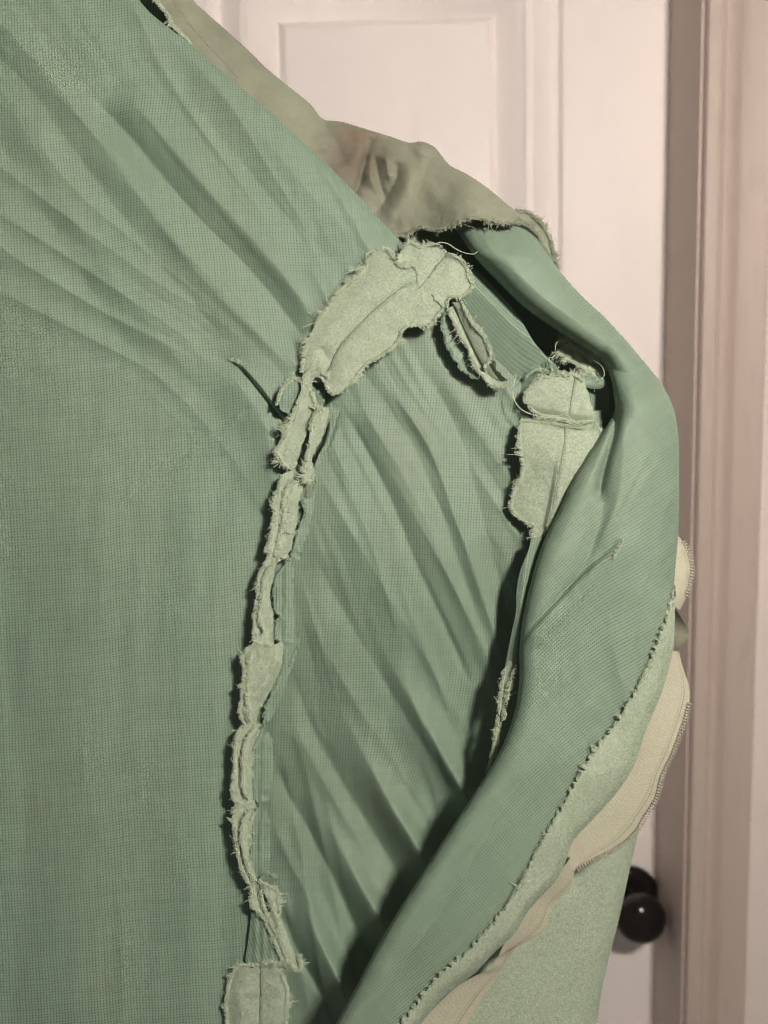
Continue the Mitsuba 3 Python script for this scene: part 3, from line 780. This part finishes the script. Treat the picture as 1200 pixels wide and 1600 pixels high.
flap([(394, 1009), (386, 1019), (379, 1031), (382, 1052), (378, 1085), (376, 1114), (383, 1133), (396, 1136), (402, 1117), (415, 1094), (432, 1061), (441, 1036), (442, 1003), (424, 1008)], [(446, 1003), (444, 1040), (415, 1100), (404, 1135)], 22,
     [[(424, 1008), (394, 1009), (386, 1019), (378, 1031), (382, 1052), (378, 1085), (375, 1114), (383, 1134)]], 92, label='broad square crepe flap halfway down the seam', length=(3, 7))
flap([(388, 1022), (384, 1050), (382, 1082), (381, 1112), (388, 1130), (396, 1110), (398, 1070), (404, 1030)], [(410, 1020), (396, 1130)], 16, [[(390, 1020), (388, 1050), (386, 1082), (388, 1112), (392, 1130)]], 93, base=16, length=(2, 4), rag=4)
flap([(445, 1006), (468, 1009), (460, 1026), (456, 1042), (443, 1078), (430, 1112), (412, 1130), (417, 1102), (436, 1062), (444, 1036)], [(466, 1012), (430, 1120)], 7, [[(468, 1008), (460, 1026), (453, 1040)], [(437, 1060), (416, 1102), (410, 1128)]], 94, 'lining_cloth', 1, length=(1.5, 3.5), fz=0.2)
flap([(410, 1130), (384, 1134), (373, 1142), (367, 1175), (367, 1209), (364, 1237), (371, 1254), (396, 1261), (396, 1240), (396, 1211), (391, 1195), (392, 1166), (404, 1140)], [(408, 1132), (398, 1200), (400, 1260)], 24,
     [[(398, 1131), (374, 1141), (367, 1175), (367, 1209), (363, 1237), (370, 1254), (396, 1262)], [(404, 1140), (392, 1166), (391, 1195), (396, 1215)]], 95, length=(3, 6))
flap([(398, 1138), (383, 1160), (379, 1190), (380, 1230), (388, 1248), (394, 1225), (388, 1195), (390, 1165)], [(402, 1140), (394, 1240)], 18, [[(396, 1138), (383, 1160), (379, 1190), (380, 1230), (388, 1248)]], 96, base=15, length=(2, 5), rag=4)
flap([(412, 1133), (397, 1164), (394, 1184), (394, 1206), (396, 1224), (396, 1249), (411, 1253), (422, 1242), (428, 1200), (427, 1165)], [(428, 1150), (424, 1245)], 8, [[(412, 1131), (397, 1164), (393, 1184), (394, 1206), (396, 1224), (395, 1249)]], 97, 'lining_cloth', 1, length=(1.5, 3.5), fz=0.2)
flap([(400, 1256), (373, 1259), (366, 1276), (367, 1301), (373, 1335), (382, 1366), (393, 1388), (404, 1386), (394, 1364), (386, 1332), (389, 1294), (394, 1270)], [(402, 1260), (394, 1320), (406, 1386)], 24,
     [[(398, 1255), (373, 1259), (365, 1276), (367, 1301), (372, 1335), (381, 1366), (392, 1388)], [(396, 1268), (389, 1294), (386, 1332), (394, 1364), (404, 1386)]], 98, length=(3, 7))
flap([(388, 1266), (378, 1290), (379, 1325), (388, 1355), (396, 1376), (390, 1340), (386, 1310), (390, 1280)], [(396, 1268), (396, 1376)], 16, [[(388, 1266), (378, 1290), (379, 1325), (388, 1355), (397, 1378)]], 99, base=16, length=(2, 5), rag=4)
flap([(401, 1262), (391, 1288), (390, 1328), (394, 1366), (418, 1366), (424, 1330), (422, 1280), (412, 1258)], [(424, 1270), (422, 1360)], 7, [[(402, 1260), (391, 1288), (390, 1328), (393, 1364)]], 100, 'lining_cloth', 1, length=(1.5, 3.5), fz=0.2)
# the gaping stretch: two frayed lips with the dark inside between them
flap([(396, 1376), (393, 1414), (404, 1424), (416, 1442), (430, 1475), (444, 1507), (451, 1514), (449, 1503), (438, 1470), (426, 1448), (414, 1424), (407, 1396), (404, 1380)], [(398, 1386), (420, 1450), (446, 1510)], 10,
     [[(394, 1380), (393, 1412), (404, 1424), (416, 1442), (430, 1475), (446, 1509)], [(406, 1392), (414, 1424), (426, 1448), (438, 1470), (450, 1504)]], 101, base=14, label='left lip of the gaping stretch of seam', length=(3, 6))
flap([(404, 1376), (420, 1384), (433, 1392), (438, 1424), (445, 1451), (453, 1472), (465, 1494), (469, 1510), (458, 1513), (449, 1494), (442, 1470), (434, 1442), (424, 1414), (416, 1396)], [(436, 1395), (446, 1450), (466, 1508)], 12,
     [[(404, 1376), (420, 1384), (433, 1392), (438, 1424)], [(414, 1390), (424, 1414), (434, 1442), (442, 1470), (450, 1496)], [(450, 1496), (457, 1513), (470, 1511), (465, 1494)]], 102, base=10, label='right lip of the gaping stretch of seam', length=(4, 8))
flap([(400, 1380), (410, 1398), (428, 1450), (446, 1500), (450, 1496), (434, 1440), (418, 1392)], [(425, 1440), (430, 1450)], 1, [], 103, 'lining_cloth', -26, rag=1)
flap([(420, 1366), (406, 1374), (420, 1372), (430, 1370), (424, 1364)], [(410, 1380), (428, 1378)], 6, [[(406, 1374), (418, 1364), (430, 1370)]], 104, 'lining_cloth', 10)
flap([(394, 1424), (404, 1428), (416, 1446), (430, 1478), (444, 1506), (432, 1514), (404, 1510), (384, 1502), (388, 1470), (391, 1446)], [(384, 1440), (384, 1500)], 10, [], 105, 'lining_cloth', 3, rag=1, rot=-0.35)


# bottom patch, again pressed open
ST3 = [(407, 1506), (407, 1540), (406, 1600), (405, 1660)]


def h_foot(x, y):
    d, s, t = polydist(x, y, ST3)
    return 9 + 2 * np.exp(-((d - 24) / 14) ** 2) - 2.2 * np.exp(-(d / 2.5) ** 2) - 6 * smooth(30, 55, d) + wob(x, y, 24, 7, 107) + wob(x, y, 10, 2, 108)


strip([(407, 1508), (392, 1512), (376, 1508), (364, 1520), (357, 1540), (353, 1566), (354, 1600), (352, 1650), (409, 1650), (410, 1600), (411, 1540)], h_foot, [[(404, 1508), (376, 1508), (364, 1520), (357, 1540), (353, 1566), (354, 1600), (352, 1650)]], (390, 1570), 108,
      'left half of the crepe patch at the bottom of the seam', length=(3, 7))
strip([(408, 1508), (424, 1503), (446, 1510), (452, 1500), (440, 1520), (445, 1534), (449, 1556), (447, 1600), (448, 1650), (406, 1650), (407, 1600), (408, 1540)], lambda x, y: h_foot(x, y) + 1.5, [[(408, 1506), (424, 1503), (446, 1508)], [(440, 1520), (445, 1534), (449, 1556), (447, 1600), (448, 1650)]], (425, 1570), 109,
      'right half of the crepe patch at the bottom of the seam', length=(3, 7))
stitch(ST3, lambda x, y: h_foot(x, y) + 1.6)


# ------------------------------------------------------------------ facing, zipper and outer cloth along the right edge
def h_facing(x, y):
    return h_roll(x, y) + 7 + 2.5 * np.sin(y / 17.0) * 0.4 + wob(x, y, 40, 5, 111) - 0.8 * np.clip(14 - polydist(x, y, F_RIGHT_S[::2])[0], 0, 14) ** 2 / 14


def pinked(line, amp, period, seed):
    L = spline(line, 1.5)
    s = np.concatenate([[0], np.cumsum(np.linalg.norm(np.diff(L, axis=0), axis=1))])
    t = np.gradient(L, axis=0)
    n = np.stack([t[:, 1], -t[:, 0]], 1) / np.linalg.norm(t, axis=1, keepdims=True)
    ph = s / period + 0.9 * meshkit.noise(np.stack([s / 40, s * 0 + seed, s * 0], -1), seed)
    a = (np.abs((ph % 1) - 0.5) * 2 - 0.5) * amp * (0.5 + 0.9 * meshkit.noise(np.stack([s / 25, s * 0, s * 0 + seed], -1), seed + 1))
    return L + n * a[:, None]


FP = pinked(F_LEFT, 6.0, 13.0, 112)
F_poly = np.vstack([FP, F_RIGHT_S[::-1]])
FK = put(fresh(G + '__facing'), sheet(F_poly, h_facing, 2.6, thick=3.0), 'crepe_cloth', 'long pale crepe facing with a pinked edge beside the zipper')
fray(FK, [FP[::3]], h_facing, lambda x, y: (np.full_like(x, 0.75), np.full_like(x, 0.65)), dens=0.9, length=(2, 5), fz=0.25)


def ribbon(left, right, hl, hr, n=260, m=14, bow=0.0):
    """A tape between two edge lines, each given with its heights; uv.x runs across, uv.y along."""
    def res(L, h):
        L = spline(L, 1.5)
        t = np.linspace(0, 1, n)
        src = np.linspace(0, 1, len(L))
        P = np.stack([np.interp(t, src, L[:, 0]), np.interp(t, src, L[:, 1])], 1)
        H = np.interp(t, np.linspace(0, 1, len(h)), np.asarray(h, float))
        H = np.convolve(np.pad(H, 8, 'edge'), np.ones(17) / 17, 'valid')
        return P, H
    a, ha = res(left, hl)
    b, hb = res(right, hr)
    s = np.linspace(0, 1, m)[None, :]
    P = a[:, None] * (1 - s[..., None]) + b[:, None] * s[..., None]
    Z = ha[:, None] * (1 - s) + hb[:, None] * s + bow * 4 * s * (1 - s)
    V = np.concatenate([P, Z[..., None]], -1)
    al = np.concatenate([[0], np.cumsum(np.linalg.norm(np.diff(b, axis=0), axis=1))])
    i, j = np.meshgrid(np.arange(n - 1), np.arange(m - 1), indexing='ij')
    q = i * m + j
    F = np.vstack([np.stack([q, q + m, q + m + 1], -1).reshape(-1, 3), np.stack([q, q + m + 1, q + 1], -1).reshape(-1, 3)])
    uv = np.stack(np.broadcast_arrays(s, al[:, None]), -1).reshape(-1, 2)
    return (world(V.reshape(-1, 3)), F, uv), np.column_stack([b, hb])


ZT = fresh(G + '__zipper_tape')
seg = []
# looped top end, the twist seen from its inside, the long stretch, the turned narrow stretch and the foot
m1, e1 = ribbon([(1040, 845), (1046, 880), (1052, 905), (1056, 925), (1054, 948)], [(1060, 837), (1073, 856), (1081, 882), (1079, 908), (1071, 935), (1062, 953)], [-30, -20, -14, -12, -10], [-44, -34, -26, -22, -24, -24], 60)
m2, e2 = ribbon([(1052, 948), (1054, 975), (1055, 1000), (1052, 1024)], [(1056, 952), (1066, 968), (1077, 990), (1066, 1007), (1056, 1020)], [-46, -56, -56, -46], [-40, -36, -36, -36, -38], 50)
m3, e3 = ribbon([(1052, 1016), (1046, 1036), (1034, 1076), (1017, 1119), (1004, 1150), (988, 1196), (966, 1232), (946, 1258), (916, 1290), (892, 1318), (886, 1350), (890, 1362)],
                [(1061, 1018), (1066, 1040), (1074, 1063), (1078, 1087), (1074, 1110), (1066, 1137), (1051, 1178), (1035, 1212), (1026, 1246), (1007, 1277), (995, 1297), (975, 1317), (950, 1332), (920, 1347), (895, 1363)],
                [-30, -18, -8, -2, 0, 2, 4, 4, 4, 4, 4], [-26, -14, -6, 2, 10, 14, 16, 16, 14, 10, 8, 6], 260)
m4, e4 = ribbon([(893, 1336), (884, 1350), (864, 1374), (832, 1409), (816, 1429), (800, 1456), (786, 1478), (779, 1494)], [(897, 1358), (894, 1384), (878, 1400), (862, 1416), (853, 1446), (838, 1462), (820, 1473), (795, 1488)],
                [14, 12, 10, 10, 10, 8, 6, 4], [4, 0, -4, -6, -6, -6, -8, -9], 120)
m5, e5 = ribbon([(800, 1482), (776, 1498), (768, 1514), (744, 1524), (720, 1538), (690, 1563), (655, 1602), (620, 1650)], [(808, 1477), (792, 1502), (775, 1530), (755, 1557), (728, 1602), (700, 1652)], [4, 6, 8, 10, 10, 10, 10], [-9, -10, -8, -6, -4, -4], 140)
put(ZT, join(m1, m2, m3, m4, m5), 'tape_cloth', 'beige woven zipper tape twisting along the outer edge')

# coil of the zipper along the long stretch: small round teeth, too fine to pick apart
th = []


def teeth(edge, lo, hi, period=4.6):
    s = np.concatenate([[0], np.cumsum(np.linalg.norm(np.diff(edge[:, :2], axis=0), axis=1))])
    pos = np.arange(lo * s[-1], hi * s[-1], period)
    out = []
    for i, q in enumerate(pos):
        c = np.array([np.interp(q, s, edge[:, k]) for k in range(3)])
        c2 = np.array([np.interp(min(q + 2, s[-1]), s, edge[:, k]) for k in range(3)])
        t = c2[:2] - c[:2]
        t /= max(np.linalg.norm(t), 1e-9)
        n = np.array([-t[1], t[0]])
        n = n if n[0] + 0.4 * n[1] > 0 else -n
        p0, p1, p2 = np.r_[c[:2] - n * 2.5, c[2] + 1.5], np.r_[c[:2] + n * 2.0, c[2] + 2.6], np.r_[c[:2] + n * 4.6, c[2] + 0.4]
        out.append([p0, (p0 + p1) / 2 + [0, 0, 0.8], p1, (p1 + p2) / 2 + [0, 0, 0.3], p2])
    return tubes(np.array(out), np.full(len(out), 1.75), 6)


TK = f'{ZT}__zipper_teeth'
put(TK, join(teeth(e3, 0.20, 0.985), teeth(e1, 0.1, 0.8)), 'tooth_plastic')
labels[TK] = {'kind': 'stuff', 'label': 'fine coiled zipper teeth along the tape edge'}


# outer crepe face of the garment behind the zipper
def h_outer(x, y):
    d, s, t = polydist(x, y, spline([(1010, 1240), (997, 1303), (973, 1410), (952, 1495), (932, 1600), (920, 1680)], 8))
    e = np.clip(1 - d / 26, 0, 1)
    return -120 - 0.12 * (930 - x) * -1 - 26 * (1 - np.sqrt(1 - e ** 2)) + ridge(x, y, [(900, 1380), (840, 1480), (800, 1660)], 8, 40, 40) + wob(x, y, 60, 6, 121)


X_poly = np.vstack([spline([(1020, 1190), (1006, 1250), (997, 1303), (987, 1345), (973, 1410), (963, 1453), (952, 1495), (941, 1543), (932, 1600), (922, 1670)], 3), [(560, 1670), (700, 1540), (800, 1440), (880, 1330), (950, 1220)]])
put(fresh(G + '__outer_panel'), sheet(X_poly, h_outer, 4.0, arclen=True), 'crepe_cloth', 'smooth right side of the pale crepe hanging behind the zipper')


# ------------------------------------------------------------------ collar facing at the top
K_TOP = [(280, -40), (302, 0), (325, 22), (370, 62), (397, 87), (417, 107), (450, 134), (470, 150), (487, 165), (505, 186), (532, 190), (566, 200), (609, 213), (639, 223), (658, 221), (678, 229), (690, 243), (704, 259), (735, 275),
         (770, 300), (796, 322), (812, 332)]
K_LOW = [(812, 342), (793, 350), (766, 344), (739, 341), (720, 346), (704, 355), (681, 360), (655, 355), (639, 364), (616, 368), (585, 372), (540, 330), (480, 260), (420, 200), (340, 125), (310, 95), (292, 62), (270, 40), (262, 25), (240, -5), (225, -40)]


def h_collar(x, y):
    d, s, t = polydist(x, y, spline(K_TOP, 8))
    e = np.clip(1 - d / 55, 0, 1)
    h = -34 - 40 * (1 - np.sqrt(1 - e ** 2))
    h += 60 * smooth(640, 740, x) * smooth(230, 330, y + 0.0 * x) - 14 * smooth(420, 560, x) * smooth(640, 580, x)
    # gathers and the side seam
    h += ridge(x, y, [(582, 212), (572, 245), (562, 280), (552, 310)], -12, 6, 6, 0.08)
    h += ridge(x, y, [(575, 240), (568, 262), (560, 300)], -10, 8, 4, 0.2)
    h += ridge(x, y, [(585, 236), (588, 262), (594, 290), (604, 320)], -14, 7, 6, 0.25)
    h += ridge(x, y, [(600, 238), (606, 262), (608, 285)], 9, 7, 6, 0.25)
    h += ridge(x, y, [(618, 245), (620, 275), (598, 318), (580, 340)], -16, 10, 12, 0.2)
    h += ridge(x, y, [(578, 262), (582, 285), (592, 305)], 8, 5, 6, 0.25)
    h += ridge(x, y, [(634, 250), (640, 280), (622, 320), (600, 350)], 9, 12, 16, 0.2)
    h += ridge(x, y, [(560, 205), (620, 232), (690, 258)], -5, 9, 9, 0.2)
    h += ridge(x, y, [(640, 232), (700, 262), (770, 312)], 5, 12, 12, 0.2)
    h += ridge(x, y, [(498, 180), (520, 215), (545, 260)], -8, 14, 14, 0.2)
    h += ridge(x, y, [(505, 205), (512, 240)], 6, 12, 14, 0.3)
    h += wob(x, y, 50, 18, 131) + wob(x, y, 22, 7, 132) + wob(x, y, 9, 1.5, 133)
    return h


K_poly = np.vstack([spline(K_TOP, 3), ragged(spline(K_LOW[:10], 1.6), 4, 5, 133), spline(K_LOW[10:], 3)])
KK = put(fresh(G + '__collar_facing'), sheet(K_poly, h_collar, 2.8, thick=3), 'collar_cloth', 'olive brown crepe collar facing with gathers and a rusty stain')
fray(KK, [K_LOW[:10]], h_collar, (680, 300), dens=1.3, length=(3, 7), mat='collar_thread')
fray(KK, [[(300, 76), (292, 62), (270, 40), (262, 25), (240, -5)]], h_collar, (330, 40), dens=1.0, length=(3, 7))
stitch([(262, -10), (290, 30), (320, 66), (345, 92), (372, 122)], h_collar, lift=0.2, rad=0.4)
stitch([(581, 213), (573, 243), (563, 280)], lambda x, y: h_collar(x, y) + 0.5, rad=0.7)


# turned-over end of the collar facing on the shoulder roll
def h_turn(x, y):
    return h_roll(np.clip(x, 0, 2000), y) - 4 + wob(x, y, 10, 8, 141)


turn = [(806, 330), (822, 330), (842, 344), (858, 368), (864, 392), (872, 418), (862, 408), (848, 380), (836, 362), (816, 348), (800, 350), (780, 346), (770, 340), (790, 338)]
strip(turn, lambda x, y: -22 + 0.02 * (860 - x) + wob(x, y, 10, 8, 141), [[(780, 344), (800, 348), (818, 349), (838, 363), (848, 381), (864, 410)], [(808, 329), (824, 331), (842, 345), (858, 368), (864, 392), (873, 420)]], (845, 372), 142,
      'frayed end of the collar facing turned over the shoulder roll', length=(3, 7), dens=1.6, rag=4, mat='collar_cloth', fmat='collar_thread')


# ------------------------------------------------------------------ loose threads and the darts' fraying
def thread(pts, rad=0.85, mat='fray_thread', lab=None):
    P = spline(pts, 2.0)
    k = fresh(G + '__loose_thread')
    put(k, tubes(P[None], [rad], 6), mat, lab)


thread([(676, 383, 20), (688, 379, 26), (700, 381, 30), (712, 389, 34), (726, 395, 38), (740, 397, 42), (746, 393, 44)], 1.1, lab='curved loose thread sticking out above the seam tab')
thread([(800, 612, -4), (805, 628, 0), (815, 640, 6), (832, 648, 10), (852, 652, 12), (872, 649, 16), (886, 649, 16), (896, 658, 16), (906, 664, 14), (916, 658, 14), (930, 656, 10)], 0.9, lab='long tangled thread across the gap between the crepe patches')
thread([(868, 652, 12), (876, 658, 14), (888, 660, 16), (898, 664, 14), (908, 666, 14)], 0.8)
thread([(872, 656, 14), (884, 654, 18), (892, 660, 17), (884, 664, 14), (874, 660, 14)], 0.8)
thread([(862, 655, 11), (878, 666, 15), (896, 668, 13), (914, 667, 10)], 0.7)
thread([(798, 592, -6), (806, 586, -2), (802, 602, -2), (794, 610, -6)], 0.8)
thread([(822, 590, -4), (832, 580, 0), (846, 576, 2), (858, 580, 0)], 0.8)
thread([(862, 582, -6), (862, 568, 2), (858, 560, 4), (864, 558, 4)], 0.9)
thread([(874, 582, -4), (871, 576, 2), (875, 573, 4)], 0.9)
thread([(868, 548, -20), (868, 540, -16), (872, 533, -14), (878, 534, -14)], 0.9)
thread([(926, 562, -20), (940, 572, -14), (944, 586, -14), (936, 594, -14), (930, 584, -16)], 0.8)
thread([(576, 410, 14), (572, 400, 18), (578, 393, 20), (586, 392, 18)], 0.8)
thread([(818, 1372, 70), (822, 1364, 78), (820, 1376, 74), (826, 1378, 72), (832, 1374, 72)], 0.8)
thread([(930, 1168, 60), (924, 1164, 66), (928, 1172, 66), (940, 1176, 62)], 0.8)
thread([(361, 1247, 20), (358, 1250, 24), (364, 1243, 24)], 0.7)


def hA(x, y):
    return h_left(x, y) + 1


fray(G + '__lining_panel', [[(360, 562), (370, 564), (378, 572)]], hA, (380, 600), dens=2.5, length=(3, 7), mat='fray_thread')
fray(G + '__lining_panel_002', [[(972, 842), (966, 856), (958, 870)]], lambda x, y: h_roll(x, y) + 1, (990, 870), dens=0.8, length=(2, 4), mat='fray_thread', fz=0.4)
# zigzag stitching beside the dart of the rolled panel
zz = []
L = spline([(842, 1010), (872, 975), (900, 945), (930, 915)], 6.0)
for i, (a, b) in enumerate(zip(L[:-1], L[1:])):
    zz.append([[a[0], a[1], 0], [(a[0] + b[0]) / 2 + (3 if i % 2 else -3), (a[1] + b[1]) / 2 + (3 if i % 2 else -3), 0], [b[0], b[1], 0]])
zz = np.array(zz, float)
zz[..., 2] = h_roll(zz[..., 0].ravel(), zz[..., 1].ravel()).reshape(zz.shape[:2]) + 0.3
put(fresh(G + '__stitching'), tubes(zz, np.full(len(zz), 0.4), 4), 'dark_thread', 'row of small zigzag stitches beside the dart')

# ------------------------------------------------------------------ door, frame and wall behind
DY = 1.10
edge_x = on_plane(1047, 560, DY)[0]
px = lambda x, y=150: on_plane(x, y, DY)
x_r, x_l = px(880)[0], px(333)[0]
z_t = px(600, 35)[2] + 0.073
z_b = z_t - 0.62
labels['door'] = {'label': 'white moulded panel door standing closed behind the garment', 'category': 'door'}
prof = [(0, 0), (0.004, -0.0035), (0.010, -0.0045), (0.018, -0.003), (0.030, 0.0008), (0.037, 0.0005), (0.040, -0.001), (0.062, -0.0085), (0.066, -0.009), (0.072, -0.0055), (0.075, -0.005)]


def rect(o, y):
    return np.array([[x_l + o, y, z_b + o], [x_r - o, y, z_b + o], [x_r - o, y, z_t - o], [x_l + o, y, z_t - o]])


def loft(loops, cap=True):
    V = np.vstack(loops)
    F = []
    for i in range(len(loops) - 1):
        for k in range(4):
            a, b = i * 4 + k, i * 4 + (k + 1) % 4
            F += [[a, b, b + 4], [a, b + 4, a + 4]]
    if cap:
        n = (len(loops) - 1) * 4
        F += [[n, n + 1, n + 2], [n, n + 2, n + 3]]
    return trimesh.Trimesh(V, F, process=False)


dl, db, dt = edge_x - 0.762, 0.012, 2.03
outer = lambda y, o=0.0: np.array([[dl + o, y, db + o], [edge_x - o, y, db + o], [edge_x - o, y, dt - o], [dl + o, y, dt - o]])
slab = loft([outer(DY + 0.035), outer(DY + 0.002), outer(DY, 0.002), rect(0, DY)], cap=False)
back = trimesh.Trimesh(outer(DY + 0.035), [[0, 2, 1], [0, 3, 2]], process=False)
scene['door__slab'] = mikit.ply(trimesh.util.concatenate([slab, back]), 'door_white')
loops = [rect(o, DY - 1.9 * d) for o, d in prof]
scene['door__panel'] = mikit.ply(loft(loops), 'door_white', smooth=25)
labels['door__panel'] = {'label': 'raised panel with a bevelled moulding'}

# knob: rose, neck and ball, turned about the axis out of the door
ko = on_plane(1003, 1441, DY - 0.062)


def lathe(profile, n=48):
    m = trimesh.creation.revolve(np.array(profile), sections=n)
    m.apply_transform(trimesh.transformations.rotation_matrix(math.pi / 2, [1, 0, 0]))   # z -> -y, out of the door
    m.apply_translation([ko[0], DY, ko[2]])
    return m


rb = 0.0275
ball = [(rb * math.sin(a) * 1.0, 0.055 - 0.0200 * math.cos(a)) for a in np.linspace(0.35, math.pi, 28)]
ball[-1] = (0.0, ball[-1][1])
scene['door__knob'] = mikit.ply(lathe([(0.0, 0.010), (0.011, 0.010), (0.0105, 0.030)] + ball), 'knob_black', smooth=40)
labels['door__knob'] = {'label': 'glossy black round door knob'}
scene['door__knob__rose'] = mikit.ply(lathe([(0.0, 0.0), (0.0325, 0.0), (0.0325, 0.003), (0.031, 0.0065), (0.026, 0.0095), (0.016, 0.0115), (0.0, 0.0115)]), 'knob_black', smooth=40)

# frame: jamb with stop, casing with its moulded profile
labels['door_frame'] = {'label': 'beige moulded door casing and jamb to the right of the white door', 'category': 'door frame'}
jx = edge_x + 0.0015
CY = DY - 0.105
cx0 = on_plane(1085, 800, CY)[0]


def box(x0, x1, y0, y1, z0, z1):
    b = trimesh.creation.box((x1 - x0, y1 - y0, z1 - z0))
    b.apply_translation(((x0 + x1) / 2, (y0 + y1) / 2, (z0 + z1) / 2))
    return b


jamb = [(jx, DY + 0.04), (jx, DY - 0.003), (jx - 0.0005, DY - 0.004), (cx0 - 0.0045, CY + 0.004), (cx0 - 0.003, CY + 0.0015)]


def extrude_profile(pts, z0, z1):
    P = np.asarray(pts)
    n = len(P)
    V = np.vstack([np.column_stack([P, np.full(n, z0)]), np.column_stack([P, np.full(n, z1)])])
    F = []
    for i in range(n - 1):
        F += [[i, i + 1, n + i + 1], [i, n + i + 1, n + i]]
    return trimesh.Trimesh(V, F, process=False)


jw = cx0 - 0.003
scene['door_frame__jamb'] = mikit.ply(box(jw, jw + 0.018, CY + 0.0005, DY + 0.04, 0, 2.06), 'casing_beige')
cas = [(cx0, CY + 0.020), (cx0, CY - 0.0085), (cx0 + 0.0015, CY - 0.0105), (cx0 + 0.010, CY - 0.0115), (cx0 + 0.0135, CY - 0.0105), (cx0 + 0.016, CY - 0.0050), (cx0 + 0.020, CY - 0.0020), (cx0 + 0.025, CY - 0.0035), (cx0 + 0.030, CY - 0.0080),
       (cx0 + 0.034, CY - 0.0105), (cx0 + 0.050, CY - 0.0135), (cx0 + 0.0545, CY - 0.0150), (cx0 + 0.0575, CY - 0.0145), (cx0 + 0.059, CY - 0.012), (cx0 + 0.059, CY + 0.020)]
scene['door_frame__casing'] = mikit.ply(extrude_profile(cas, 0, 2.12), 'casing_beige', smooth=28)
labels['wall'] = {'label': 'pale painted wall at the right edge', 'kind': 'structure'}
scene['wall'] = mikit.ply(box(cx0 + 0.02, cx0 + 1.2, CY + 0.0015, CY + 0.11, 0, 2.4), 'wall_paint')

# ------------------------------------------------------------------ the lamp to the right of the viewer
lb = trimesh.creation.icosphere(subdivisions=3, radius=LAMP_RADIUS)
lb.apply_translation(LAMP)
scene['lamp'] = mikit.ply(lb, 'wall_paint', smooth=True, emitter={'type': 'area', 'radiance': rgb(*LAMP_POWER)})
labels['lamp'] = {'label': 'bare round lamp bulb out of frame at the upper right', 'category': 'lamp'}
